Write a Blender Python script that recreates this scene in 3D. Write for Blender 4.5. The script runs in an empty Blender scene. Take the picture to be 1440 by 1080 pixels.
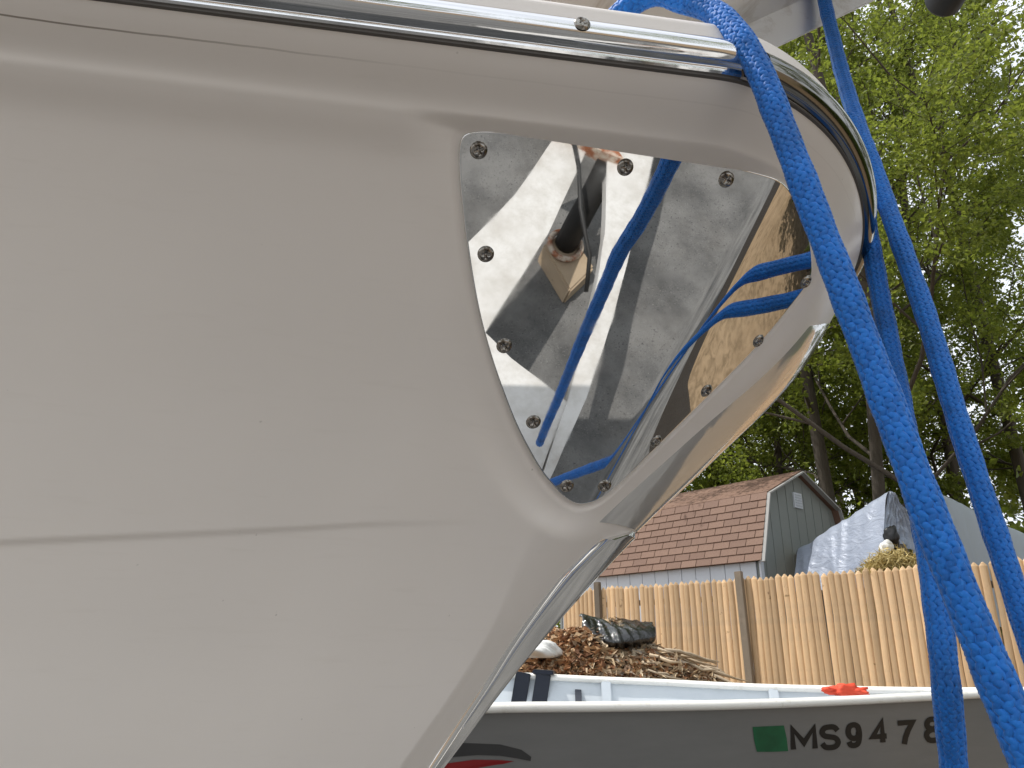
import bpy, bmesh, math, random
import numpy as np
from mathutils import Vector, Matrix

random.seed(7)
rng = np.random.default_rng(7)
scene = bpy.context.scene
COL = scene.collection
EYE = 1.25                                   # eye height above the driveway
PITCH = math.radians(19.7)
FPX = 1075.0                                 # focal length in pixels of a 1440 px wide picture

# ------------------------------------------------------------------ camera
cam_d = bpy.data.cameras.new("camera")
cam = bpy.data.objects.new("camera", cam_d)
COL.objects.link(cam)
cam.location = (0, 0, EYE)
cam.rotation_euler = (math.pi / 2 + PITCH, 0, 0)
cam_d.sensor_width = 36
cam_d.lens = FPX / 1440 * 36
cam_d.clip_start = 0.02
cam_d.clip_end = 3000
scene.camera = cam

# ------------------------------------------------------------------ sky, sun, exposure
SUN_EL, SUN_AZ = math.radians(62), math.radians(-76)      # azimuth from +Y towards +X
world = bpy.data.worlds.new("World")
scene.world = world
world.use_nodes = True
wn = world.node_tree.nodes
bg = wn["Background"]
sky = wn.new("ShaderNodeTexSky")
sky.sky_type = 'NISHITA'
sky.sun_disc = False
sky.sun_elevation = SUN_EL
sky.sun_rotation = SUN_AZ
sky.dust_density = 4.0
sky.air_density = 1.0
sky.ozone_density = 1.0
# thin bright summer haze and cloud over the blue, the same all round
wtc = wn.new("ShaderNodeTexCoord")
wno = wn.new("ShaderNodeTexNoise"); wno.inputs["Scale"].default_value = 2.2; wno.inputs["Detail"].default_value = 6
world.node_tree.links.new(wtc.outputs["Generated"], wno.inputs["Vector"])
wmr = wn.new("ShaderNodeMapRange"); world.node_tree.links.new(wno.outputs["Fac"], wmr.inputs[0])
wmr.inputs[1].default_value = .32; wmr.inputs[2].default_value = .58; wmr.inputs[3].default_value = .62; wmr.inputs[4].default_value = .97
wmx = wn.new("ShaderNodeMix"); wmx.data_type = 'RGBA'
world.node_tree.links.new(wmr.outputs[0], wmx.inputs[0])
world.node_tree.links.new(sky.outputs[0], wmx.inputs[6])
wmx.inputs[7].default_value = (8.6, 9.0, 9.6, 1)
world.node_tree.links.new(wmx.outputs[2], bg.inputs[0])
bg.inputs[1].default_value = 0.15
sun_d = bpy.data.lights.new("sun", 'SUN')
sun_d.energy = 3.9
sun_d.angle = math.radians(0.5)
sun_d.color = (1.0, 0.955, 0.89)
sun = bpy.data.objects.new("sun", sun_d)
COL.objects.link(sun)
SUN_DIR = Vector((math.sin(SUN_AZ) * math.cos(SUN_EL), math.cos(SUN_AZ) * math.cos(SUN_EL), math.sin(SUN_EL)))
sun.rotation_euler = SUN_DIR.to_track_quat('Z', 'Y').to_euler()
scene.view_settings.view_transform = 'Standard'
scene.view_settings.look = 'None'
scene.view_settings.gamma = 1.0
scene.view_settings.exposure = -0.08
scene.view_settings.use_curve_mapping = False
scene.render.engine = 'CYCLES'
scene.cycles.max_bounces = 10
scene.cycles.transparent_max_bounces = 12


# ------------------------------------------------------------------ helpers
def ray(px, py):
    """direction (relative to the eye) through a point of the 1440 x 1080 photograph"""
    cx, cy = px - 720.0, 540.0 - py
    return np.array([cx, FPX * math.cos(PITCH) - cy * math.sin(PITCH), FPX * math.sin(PITCH) + cy * math.cos(PITCH)])


def at(px, py, y):
    r = ray(px, py)
    p = r * (y / r[1])
    return Vector((p[0], p[1], p[2] + EYE))


def at_z(px, py, z):
    r = ray(px, py)
    p = r * ((z - EYE) / r[2])
    return Vector((p[0], p[1], p[2] + EYE))


def mesh_from(name, V, Fc, smooth=False):
    me = bpy.data.meshes.new(name)
    me.from_pydata([tuple(v) for v in V], [], [tuple(f) for f in Fc])
    me.update()
    if smooth:
        me.polygons.foreach_set("use_smooth", [True] * len(me.polygons))
    return me


def mesh_np(name, V, quads, smooth=True):
    """quick mesh from numpy arrays; quads is (n,4) or (n,3)"""
    V = np.asarray(V, np.float32)
    Q = np.asarray(quads, np.int32)
    me = bpy.data.meshes.new(name)
    k = Q.shape[1]
    me.vertices.add(len(V))
    me.vertices.foreach_set("co", V.ravel())
    me.loops.add(Q.size)
    me.loops.foreach_set("vertex_index", Q.ravel())
    me.polygons.add(len(Q))
    me.polygons.foreach_set("loop_start", np.arange(0, Q.size, k, dtype=np.int32))
    me.polygons.foreach_set("loop_total", np.full(len(Q), k, np.int32))
    me.update(calc_edges=True)
    me.validate()
    me.polygons.foreach_set("use_smooth", [smooth] * len(me.polygons))
    return me


def link(name, me, mat=None, parent=None):
    o = bpy.data.objects.new(name, me)
    COL.objects.link(o)
    if mat is not None and len(me.materials) == 0:
        me.materials.append(mat)
    if parent is not None:
        o.parent = parent
    return o


def tag(o, label=None, cat=None, group=None, kind=None):
    if label: o["label"] = label
    if cat: o["category"] = cat
    if group: o["group"] = group
    if kind: o["kind"] = kind
    return o


def empty(name, loc=(0, 0, 0), rz=0.0):
    o = bpy.data.objects.new(name, None)
    COL.objects.link(o)
    o.location = loc
    o.rotation_euler = (0, 0, rz)
    o.empty_display_size = 0.1
    return o


class MB:
    """small mesh builder"""
    def __init__(self):
        self.V, self.F = [], []

    def add(self, V, Fc):
        b = len(self.V)
        self.V += [Vector(v) for v in V]
        self.F += [tuple(i + b for i in f) for f in Fc]
        return self

    def box(self, c, s, M=None):
        c, s = Vector(c), Vector(s) / 2
        vs = [Vector((x * s.x, y * s.y, z * s.z)) for x in (-1, 1) for y in (-1, 1) for z in (-1, 1)]
        if M is not None: vs = [M @ v for v in vs]
        return self.add([c + v for v in vs], [(0, 1, 3, 2), (4, 6, 7, 5), (0, 4, 5, 1), (2, 3, 7, 6), (0, 2, 6, 4), (1, 5, 7, 3)])

    def bar(self, a, b, w, h, up=(0, 0, 1)):
        a, b = Vector(a), Vector(b)
        d = (b - a)
        x = d.normalized()
        y = Vector(up).cross(x).normalized()
        z = x.cross(y)
        M = Matrix((x, y, z)).transposed()
        return self.box((a + b) / 2, (d.length, w, h), M)

    def prism(self, poly, z0, z1):
        n = len(poly)
        V = [(p[0], p[1], z0) for p in poly] + [(p[0], p[1], z1) for p in poly]
        Fc = [tuple(range(n))[::-1], tuple(range(n, 2 * n))] + [(i, (i + 1) % n, n + (i + 1) % n, n + i) for i in range(n)]
        return self.add(V, Fc)

    def tube(self, pts, r, n=8, cap=True):
        pts = [Vector(p) for p in pts]
        rs = r if hasattr(r, '__len__') else [r] * len(pts)
        V, Fc = [], []
        for i, p in enumerate(pts):
            t = (pts[min(i + 1, len(pts) - 1)] - pts[max(i - 1, 0)]).normalized()
            a = t.orthogonal().normalized() if i == 0 else (a - t * a.dot(t)).normalized()
            b = t.cross(a)
            for k in range(n):
                th = 2 * math.pi * k / n
                V.append(p + (a * math.cos(th) + b * math.sin(th)) * rs[i])
        for i in range(len(pts) - 1):
            for k in range(n):
                Fc.append((i * n + k, i * n + (k + 1) % n, (i + 1) * n + (k + 1) % n, (i + 1) * n + k))
        if cap:
            Fc.append(tuple(range(n))[::-1])
            Fc.append(tuple(range((len(pts) - 1) * n, len(pts) * n)))
        return self.add(V, Fc)

    def build(self, name, mat, parent=None, smooth=False, bevel=0):
        me = mesh_from(name, self.V, self.F, smooth)
        bm = bmesh.new(); bm.from_mesh(me)
        bmesh.ops.recalc_face_normals(bm, faces=bm.faces)
        if bevel:
            bmesh.ops.bevel(bm, geom=list(bm.edges), offset=bevel, segments=2, affect='EDGES', clamp_overlap=True)
        bm.to_mesh(me); bm.free()
        return link(name, me, mat, parent)


def smooth_path(P, n):
    """Catmull-Rom through points, n samples, equal arc length"""
    P = np.asarray([tuple(p) for p in P], float)
    Q = np.vstack([2 * P[0] - P[1], P, 2 * P[-1] - P[-2]])
    out = []
    for i in range(1, len(Q) - 2):
        t = np.linspace(0, 1, 60, endpoint=False)[:, None]
        a, b, c, d = Q[i - 1], Q[i], Q[i + 1], Q[i + 2]
        out.append(.5 * (2 * b + (c - a) * t + (2 * a - 5 * b + 4 * c - d) * t ** 2 + (3 * b - a - 3 * c + d) * t ** 3))
    out = np.vstack(out + [P[-1:]])
    s = np.r_[0, np.cumsum(np.linalg.norm(np.diff(out, axis=0), axis=1))]
    u = np.linspace(0, s[-1], n)
    return np.stack([np.interp(u, s, out[:, k]) for k in range(3)], 1), s[-1]


# ------------------------------------------------------------------ materials
def mat(name, color=(.5, .5, .5), rough=.5, metal=0.0, spec=.5, coat=0.0):
    m = bpy.data.materials.new(name)
    m.use_nodes = True
    b = m.node_tree.nodes["Principled BSDF"]
    b.inputs["Base Color"].default_value = (*color, 1)
    b.inputs["Roughness"].default_value = rough
    b.inputs["Metallic"].default_value = metal
    b.inputs["Specular IOR Level"].default_value = spec
    b.inputs["Coat Weight"].default_value = coat
    b.inputs["Coat Roughness"].default_value = .08
    return m


def nd(m, t, **kw):
    n = m.node_tree.nodes.new(t)
    for k, v in kw.items():
        setattr(n, k, v)
    return n


def lk(m, a, b):
    m.node_tree.links.new(a, b)


def bsdf(m):
    return m.node_tree.nodes["Principled BSDF"]


def coords(m, which="Object", scale=None):
    tc = nd(m, "ShaderNodeTexCoord")
    o = tc.outputs[which]
    if scale:
        mp = nd(m, "ShaderNodeMapping")
        mp.inputs["Scale"].default_value = scale
        lk(m, o, mp.inputs[0])
        o = mp.outputs[0]
    return o


def noise(m, vec, scale, detail=4, rough=.6, dist=0.0):
    n = nd(m, "ShaderNodeTexNoise")
    n.inputs["Scale"].default_value = scale
    n.inputs["Detail"].default_value = detail
    n.inputs["Roughness"].default_value = rough
    n.inputs["Distortion"].default_value = dist
    if vec is not None: lk(m, vec, n.inputs["Vector"])
    return n.outputs["Fac"]


def ramp(m, fac, stops):
    r = nd(m, "ShaderNodeValToRGB")
    el = r.color_ramp.elements
    while len(el) < len(stops): el.new(.5)
    for e, (p, c) in zip(el, stops):
        e.position = p
        e.color = (*c, 1) if hasattr(c, '__len__') else (c, c, c, 1)
    lk(m, fac, r.inputs[0])
    return r.outputs[0]


def mix(m, a, b, fac, mode='MIX'):
    n = nd(m, "ShaderNodeMix", data_type='RGBA', blend_type=mode)
    for s, v in ((0, fac), (6, a), (7, b)):
        if hasattr(v, 'links'): lk(m, v, n.inputs[s])
        elif hasattr(v, '__len__'): n.inputs[s].default_value = (*v, 1)
        else: n.inputs[s].default_value = v if s == 0 else (v, v, v, 1)
    return n.outputs[2]


def bump(m, fac, strength=.3, dist=.01):
    b = nd(m, "ShaderNodeBump")
    b.inputs["Strength"].default_value = strength
    b.inputs["Distance"].default_value = dist
    lk(m, fac, b.inputs["Height"])
    lk(m, b.outputs[0], bsdf(m).inputs["Normal"])


# gelcoat -------------------------------------------------------------
GEL = mat("gelcoat", (.74, .69, .635), .38, 0, .45, .16)
bsdf(GEL).inputs["Coat Roughness"].default_value = .11
v = coords(GEL)
c = mix(GEL, (.815, .755, .695), (.79, .735, .68), ramp(GEL, noise(GEL, v, 7, 5, .6), [(.30, 0.), (.70, 1.)]))
spk = ramp(GEL, noise(GEL, v, 130, 2, .5), [(.775, 0.), (.83, .9)])
c = mix(GEL, c, (.46, .42, .37), spk)
# thin crack line that runs along the flange, ragged, aft of the plate
sx = nd(GEL, "ShaderNodeSeparateXYZ"); lk(GEL, v, sx.inputs[0])


def math_n(m, op, a, b=None):
    n = nd(m, "ShaderNodeMath", operation=op)
    for i, q in enumerate((a, b)):
        if q is None: continue
        if hasattr(q, 'links'): lk(m, q, n.inputs[i])
        else: n.inputs[i].default_value = q
    return n.outputs[0]


zz = math_n(GEL, 'ADD', sx.outputs[2], math_n(GEL, 'MULTIPLY', noise(GEL, v, 16, 2), .0014))
ln = math_n(GEL, 'LESS_THAN', math_n(GEL, 'ABSOLUTE', math_n(GEL, 'SUBTRACT', zz, EYE + .3505)), .00028)
fade = ramp(GEL, sx.outputs[0], [(0.0, 0.0), (0.001, 0.0)])
xf = nd(GEL, "ShaderNodeMapRange"); lk(GEL, sx.outputs[0], xf.inputs[0])
xf.inputs[1].default_value = -.26; xf.inputs[2].default_value = -.07; xf.inputs[3].default_value = .8; xf.inputs[4].default_value = .06
ln = math_n(GEL, 'MULTIPLY', ln, xf.outputs[0])
c = mix(GEL, c, (.20, .16, .12), ln)
stn = ramp(GEL, noise(GEL, coords(GEL, "Object", (6, 6, 60)), 3, 4, .6), [(.58, 0.), (.80, .18)])
c = mix(GEL, c, (.66, .60, .53), stn)
lk(GEL, c, bsdf(GEL).inputs["Base Color"])
lk(GEL, ramp(GEL, noise(GEL, v, 22, 4), [(.3, .34), (.7, .44)]), bsdf(GEL).inputs["Roughness"])

# stainless -----------------------------------------------------------
STEEL = mat("polished_stainless", (.80, .80, .79), .03, 1.0)
v = coords(STEEL)
sm = ramp(STEEL, noise(STEEL, coords(STEEL, "Object", (1, 1, 2.5)), 11, 6, .65, 1.2), [(.45, .010), (.62, .035), (.80, .09)])
lk(STEEL, sm, bsdf(STEEL).inputs["Roughness"])
c = mix(STEEL, (.83, .83, .82), (.70, .68, .65), ramp(STEEL, noise(STEEL, v, 22, 7, .7), [(.45, 0.), (.75, 1.)]))
lk(STEEL, c, bsdf(STEEL).inputs["Base Color"])
bump(STEEL, noise(STEEL, coords(STEEL, "Object", (1, 1, 1)), 9, 2, .4), .022, .01)
RAIL = mat("rail_stainless", (.78, .78, .78), .07, 1.0)
v = coords(RAIL)
lk(RAIL, ramp(RAIL, noise(RAIL, v, 60, 5, .7), [(.4, .05), (.75, .22)]), bsdf(RAIL).inputs["Roughness"])
bump(RAIL, noise(RAIL, v, 40, 2, .4), .05, .004)
BOWRAIL = mat("cast_bow_rail", (.24, .235, .22), .10, 1.0)  # base colour darkened to stand in for the dark trees it reflects
SCREW = mat("screw_steel", (.52, .50, .47), .22, 1.0)
v = coords(SCREW)
lk(SCREW, mix(SCREW, (.36, .34, .31), (.10, .08, .06), ramp(SCREW, noise(SCREW, v, 260, 3), [(.45, 0.), (.65, 1.)])), bsdf(SCREW).inputs["Base Color"])
GLOSS = mat("polished_stem_gelcoat", (.66, .64, .61), .10, .45, .5, 1.0)
bsdf(GLOSS).inputs["Coat Roughness"].default_value = .03
bump(GLOSS, noise(GLOSS, coords(GLOSS, "Object", (1, 1, 1)), 14, 3, .5, .5), .12, .01)
STRIP = mat("satin_stem_strip", (.84, .83, .81), .07, .92)
DARK = mat("black_rubber", (.018, .018, .018), .6)
CAULK = mat("white_caulk", (.72, .70, .66), .6)
SEAM = mat("grey_sealant", (.10, .09, .08), .7)
ALU = mat("scuffed_aluminium", (.66, .66, .67), .42, .75)
v = coords(ALU)
lk(ALU, mix(ALU, (.72, .71, .70), (.42, .37, .32), ramp(ALU, noise(ALU, v, 18, 6, .7, .5), [(.5, 0.), (.72, .8)])), bsdf(ALU).inputs["Base Color"])

# rope ----------------------------------------------------------------
ROPE = mat("blue_braided_nylon", (.006, .075, .40), .55, 0, .35)
bsdf(ROPE).inputs["Sheen Weight"].default_value = .15
g = nd(ROPE, "ShaderNodeNewGeometry")
v = coords(ROPE)
c = mix(ROPE, (.003, .115, .44), (.006, .165, .60), g.outputs["Random Per Island"])
c = mix(ROPE, c, (.004, .055, .20), ramp(ROPE, noise(ROPE, v, 26, 4, .65), [(.50, 0.), (.72, .65)]))
c = mix(ROPE, c, (.03, .25, .72), ramp(ROPE, noise(ROPE, v, 420, 3), [(.55, 0.), (.75, .55)]))
lk(ROPE, c, bsdf(ROPE).inputs["Base Color"])
bump(ROPE, noise(ROPE, v, 900, 2), .25, .0008)
# ------------------------------------------------------------------ setting materials
ASPH = mat("asphalt", (.12, .12, .12), .9)
v = coords(ASPH)
c = mix(ASPH, (.062, .062, .062), (.165, .162, .158), ramp(ASPH, noise(ASPH, v, 3.4, 6, .65), [(.34, 0.), (.62, 1.)]))
c = mix(ASPH, c, (.22, .215, .21), ramp(ASPH, noise(ASPH, v, 210, 2), [(.60, 0.), (.72, .7)]))
c = mix(ASPH, c, (.055, .055, .055), ramp(ASPH, noise(ASPH, v, 160, 2), [(.30, 1.), (.40, 0.)]))
lk(ASPH, c, bsdf(ASPH).inputs["Base Color"])
bump(ASPH, noise(ASPH, v, 180, 3), .5, .004)
SOIL = mat("leaf_litter_soil", (.2, .14, .08), .95)
v = coords(SOIL)
c = mix(SOIL, (.16, .11, .065), (.33, .235, .14), noise(SOIL, v, 3.5, 6, .7))
c = mix(SOIL, c, (.105, .070, .036), ramp(SOIL, noise(SOIL, v, 9, 5, .6, 1.5), [(.38, .7), (.56, 0.)]))
c = mix(SOIL, c, (.10, .14, .04), ramp(SOIL, noise(SOIL, v, .35, 4), [(.66, 0.), (.75, .8)]))
lk(SOIL, c, bsdf(SOIL).inputs["Base Color"])
bump(SOIL, noise(SOIL, v, 10, 4), .5, .03)


def wood(name, a, b, scale=(14, 14, 1.2), dark=(.12, .075, .04), var=.25):
    m = mat(name, a, .75)
    oi = nd(m, "ShaderNodeObjectInfo")
    tc = coords(m, "Object")
    add = nd(m, "ShaderNodeVectorMath", operation='ADD')
    lk(m, tc, add.inputs[0])
    cmb = nd(m, "ShaderNodeCombineXYZ")
    k = math_n(m, 'MULTIPLY', oi.outputs["Random"], 37.0)
    for i in range(3): lk(m, k, cmb.inputs[i])
    lk(m, cmb.outputs[0], add.inputs[1])
    mp = nd(m, "ShaderNodeMapping"); mp.inputs["Scale"].default_value = scale
    lk(m, add.outputs[0], mp.inputs[0])
    f = noise(m, mp.outputs[0], 2.6, 6, .65, .6)
    c = mix(m, a, b, f)
    c = mix(m, c, dark, ramp(m, noise(m, mp.outputs[0], 4.5, 5, .7, 1.2), [(.60, 0.), (.74, .75)]))
    kn = ramp(m, noise(m, add.outputs[0], 9, 2), [(.70, 0.), (.76, .8)])
    c = mix(m, c, dark, kn)
    wth = ramp(m, noise(m, tc, 1.7, 5, .65), [(.48, 0.), (.68, .55)])
    c = mix(m, c, (.34, .27, .20), wth)
    hv = nd(m, "ShaderNodeHueSaturation")
    mr = nd(m, "ShaderNodeMapRange"); lk(m, oi.outputs["Random"], mr.inputs[0])
    mr.inputs[3].default_value = 1 - var; mr.inputs[4].default_value = 1 + var
    lk(m, mr.outputs[0], hv.inputs["Value"]); lk(m, c, hv.inputs["Color"])
    lk(m, hv.outputs[0], bsdf(m).inputs["Base Color"])
    bump(m, f, .35, .004)
    return m


PICKET = wood("cedar_picket", (.57, .375, .200), (.74, .53, .320), dark=(.25, .14, .06), var=.30)
POSTM = wood("weathered_post", (.15, .12, .09), (.24, .20, .15))

# leaves, bark
def leaf_mat(name, dark, lite, trans=.45):
    m = bpy.data.materials.new(name); m.use_nodes = True
    nt = m.node_tree; b = nt.nodes["Principled BSDF"]
    g = nd(m, "ShaderNodeNewGeometry")
    oi = nd(m, "ShaderNodeObjectInfo")
    c = mix(m, dark, lite, g.outputs["Random Per Island"])
    hv = nd(m, "ShaderNodeHueSaturation")
    mr = nd(m, "ShaderNodeMapRange"); lk(m, oi.outputs["Random"], mr.inputs[0])
    mr.inputs[3].default_value = .8; mr.inputs[4].default_value = 1.2
    lk(m, mr.outputs[0], hv.inputs["Value"]); lk(m, c, hv.inputs["Color"])
    c = hv.outputs[0]
    lk(m, c, b.inputs["Base Color"])
    b.inputs["Roughness"].default_value = .45
    tr = nd(m, "ShaderNodeBsdfTranslucent")
    tcol = mix(m, c, (.50, .62, .08), .24)
    lk(m, tcol, tr.inputs[0])
    ms = nd(m, "ShaderNodeMixShader"); ms.inputs[0].default_value = trans
    lk(m, b.outputs[0], ms.inputs[1]); lk(m, tr.outputs[0], ms.inputs[2])
    lk(m, ms.outputs[0], nt.nodes["Material Output"].inputs[0])
    return m


LEAF = leaf_mat("oak_leaf", (.105, .142, .020), (.25, .285, .050), .55)
LEAFD = leaf_mat("dark_bush_leaf", (.065, .105, .018), (.155, .205, .040), .5)
BARK = mat("bark", (.09, .07, .05), .95)
v = coords(BARK, "Object", (6, 6, 1.2))
lk(BARK, mix(BARK, (.035, .029, .022), (.11, .09, .07), noise(BARK, v, 3, 6, .7)), bsdf(BARK).inputs["Base Color"])
bump(BARK, noise(BARK, v, 5, 5), .8, .03)

# ================================================================== GROUND
def ground_z(x, y):
    t = np.clip((y - 5.2) / 2.6, 0, 1)
    t = t * t * (3 - 2 * t)
    return .5 * t


gx = np.r_[np.linspace(-900, -14, 10), np.linspace(-12, 16, 57), np.linspace(18, 900, 10)]
gy = np.r_[np.linspace(-900, -8, 8), np.linspace(-6, 5, 12), np.linspace(5.2, 9, 20), np.linspace(10, 60, 12), np.linspace(80, 1500, 8)]
GX, GY = np.meshgrid(gx, gy)
GZ = ground_z(GX, GY)
nx, ny = len(gx), len(gy)
I = np.arange(nx * ny).reshape(ny, nx)
gq = np.stack([I[:-1, :-1], I[:-1, 1:], I[1:, 1:], I[1:, :-1]], -1).reshape(-1, 4)
tag(link("ground", mesh_np("ground", np.stack([GX, GY, GZ], -1).reshape(-1, 3), gq), SOIL), kind="structure")
dv = mesh_from("driveway", [(-9, -9, .004), (2.2, -9, .004), (2.1, -2, .004), (2.1, 2.0, .004), (2.2, 4.9, .004), (-9, 4.9, .004)], [(0, 1, 2, 3, 4, 5)])
tag(link("driveway", dv, ASPH), kind="structure")

DARK_STRIP = mat("dark_strip", (.022, .017, .013), .95)  # dark ground strip added so the bow plate reflects a dark band
bump(DARK_STRIP, noise(DARK_STRIP, coords(DARK_STRIP), 40, 5), .8, .02)
mu = mesh_from("added_ground_strip", [(2.2, -9, .002), (2.8, -9, .002), (2.7, -2, .002), (2.65, 2.0, .002), (2.7, 4.9, .002), (2.2, 4.9, .002), (2.1, 2.0, .002), (2.1, -2, .002)], [(0, 1, 2, 7), (7, 2, 3, 6), (6, 3, 4, 5)])
tag(link("added_ground_strip", mu, DARK_STRIP), kind="structure")

# ================================================================== THE BOAT
FC = .72                                      # distance of the keel plane
ZK = np.array([-.75, -.30, -.088, .02, .10, .18, .26, .31, .36, .45])
XS = np.array([-.60, -.232, -.063, .027, .105, .195, .280, .317, .343, .357])
CK = np.array([.024, .024, .026, .034, .052, .085, .150, .200, .262, .285])
LK = np.array([.028, .028, .031, .046, .086, .120, .165, .190, .210, .22])
MK = np.array([.20, .52, .50, .44, .39, .33, .25, .21, .17, .15])


def pch(x, xk, yk):
    h = np.diff(xk); d = np.diff(yk) / h
    m = np.empty(len(xk)); m[0] = d[0]; m[-1] = d[-1]
    m[1:-1] = (h[1:] * d[:-1] + h[:-1] * d[1:]) / (h[:-1] + h[1:])
    x = np.clip(x, xk[0], xk[-1])
    i = np.clip(np.searchsorted(xk, x, side='right') - 1, 0, len(h) - 1)
    t = (x - xk[i]) / h[i]
    return ((2 * t ** 3 - 3 * t ** 2 + 1) * yk[i] + (t ** 3 - 2 * t ** 2 + t) * h[i] * m[i]
            + (-2 * t ** 3 + 3 * t ** 2) * yk[i + 1] + (t ** 3 - t ** 2) * h[i] * m[i + 1])


def sstep(a, b, x):
    t = np.clip((x - a) / (b - a), 0, 1)
    return t * t * (3 - 2 * t)


def b_bare(x, z):
    """half breadth of the bare hull at station x, height z (relative to the eye)"""
    xs, c, l, m = pch(z, ZK, XS), pch(z, ZK, CK), pch(z, ZK, LK), pch(z, ZK, MK)
    t = xs - x
    s = np.clip(1 - t / l, 0, 1)
    tp = np.clip(t, 0, None)
    u = np.clip(tp - .6, 0, .5)
    run = m * np.minimum(tp, .6) + m * u - (m - .10) * u * u / 1.0 + .10 * 0 + np.clip(tp - 1.1, 0, None) * np.minimum(.10, m)
    rnd = np.clip(1 - s ** 2, 0, 1) ** (1 / 1.6)
    e = np.clip(1 - s, 0, 1)
    chf = np.where(e < .85, e, .85 + .15 * (1 - (1 - np.clip((e - .85) / .15, 0, 1)) ** 2) * .55 + .15 * .45 * np.clip((e - .85) / .15, 0, 1))
    w = sstep(.0, .13, z)
    return np.where(t < 0, 5 * t, c * (w * rnd + (1 - w) * chf) + run)


# flat face with a rolled leading edge in which the bow plate sits: y = p0 + p1 x + p2 z + roll(distance past the fold)
PP = (0.7481307485965955, 0.23923011692377072, -0.9521918967226466)


def plane_hit(px, py):
    r = ray(px, py)
    return r * (PP[0] / (r[1] - PP[1] * r[0] - PP[2] * r[2]))


FO_A, FO_B = plane_hit(1072, 260), plane_hit(827, 698)
PA = FO_A[[0, 2]]; PD = FO_B[[0, 2]] - PA; PD = PD / np.linalg.norm(PD); PN = np.array([-PD[1], PD[0]])


def y_plate(x, z):
    """flat face, rolled over a fold (22 mm wide) into a second face that leans back to the stem"""
    s = (x - PA[0]) * PN[0] + (z - PA[1]) * PN[1]
    w = .026
    t = np.clip(s / w, 0, 1)
    h = w * (t ** 3 - .5 * t ** 4)                 # slope goes 0 -> 1 with smooth ends
    h = np.where(s > w, h + (s - w), h)
    return PP[0] + PP[1] * x + PP[2] * z + .95 * h + 1.6 * np.clip(s - w, 0, None) ** 2


def n_plate(x, z, e=1e-4):
    n = np.stack([(y_plate(x + e, z) - y_plate(x - e, z)) / (2 * e), -np.ones_like(x), (y_plate(x, z + e) - y_plate(x, z - e)) / (2 * e)], -1)
    return n / np.linalg.norm(n, axis=-1, keepdims=True)


def hit_fn(px, py, fn, a=.25, b=.78):
    r = ray(px, py)
    f = np.linspace(a, b, 3000)
    g = f - fn(r[0] / r[1] * f, r[2] / r[1] * f)
    k = np.where((g[:-1] < 0) & (g[1:] >= 0))[0]
    k = k[0]
    t = -g[k] / (g[k + 1] - g[k])
    return r / r[1] * (f[k] + t * (f[k + 1] - f[k]))


OUT_PX = [(646, 184), (700, 184), (770, 190), (850, 202), (950, 218), (1040, 236), (1095, 252), (1122, 285), (1138, 330), (1144, 385),
          (1130, 408), (1066, 487), (993, 560), (922, 630), (862, 690), (838, 706), (812, 711), (790, 698), (760, 664), (725, 600), (695, 520),
          (672, 440), (655, 340), (645, 240)]
ctl = np.array([hit_fn(px, py, y_plate)[[0, 2]] for px, py in OUT_PX])
P3 = np.c_[ctl, np.zeros(len(ctl))]
P3 = np.vstack([P3, P3[:1]])
# closed outline in (x, z): chord-resampled and lightly rounded
dense = []
for i in range(len(ctl)):
    a, b = ctl[i], ctl[(i + 1) % len(ctl)]
    dense.append(a + (b - a) * np.linspace(0, 1, 40, endpoint=False)[:, None])
dense = np.vstack(dense)
for _ in range(260):
    dense = .5 * dense + .25 * (np.roll(dense, 1, 0) + np.roll(dense, -1, 0))
OUTL = dense[::4]
OY = y_plate(OUTL[:, 0], OUTL[:, 1])
OUT3 = np.stack([OUTL[:, 0], OY, OUTL[:, 1]], -1)


def sd_plate(x, z):
    """signed distance (negative inside) to the plate outline measured on the plate surface"""
    sh = x.shape
    P = np.stack([x, y_plate(x, z), z], -1).reshape(-1, 3)
    near = (np.abs(P[:, 0] - .08) < .26) & (np.abs(P[:, 2] - .23) < .16)
    d = np.full(len(P), .2)
    q = P[near]
    if len(q):
        A = OUT3; B = np.roll(OUT3, -1, 0); AB = B - A
        dm = np.full(len(q), 9.0); ins = np.zeros(len(q), bool)
        for a, b, ab in zip(A, B, AB):
            t = np.clip(((q - a) @ ab) / (ab @ ab), 0, 1)
            dm = np.minimum(dm, np.linalg.norm(q - a - t[:, None] * ab, axis=1))
            cond = (a[2] > q[:, 2]) != (b[2] > q[:, 2])
            xi = a[0] + (b[0] - a[0]) * (q[:, 2] - a[2]) / (b[2] - a[2] + 1e-12)
            ins ^= cond & (q[:, 0] < xi)
        d[near] = np.where(ins, -dm, dm)
    return d.reshape(sh)


KX = np.array([-2.5, -.339, -.197, -.109, -.023, .2]); KZ = np.array([-.15, .071, .086, .096, .103, .115])


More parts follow.
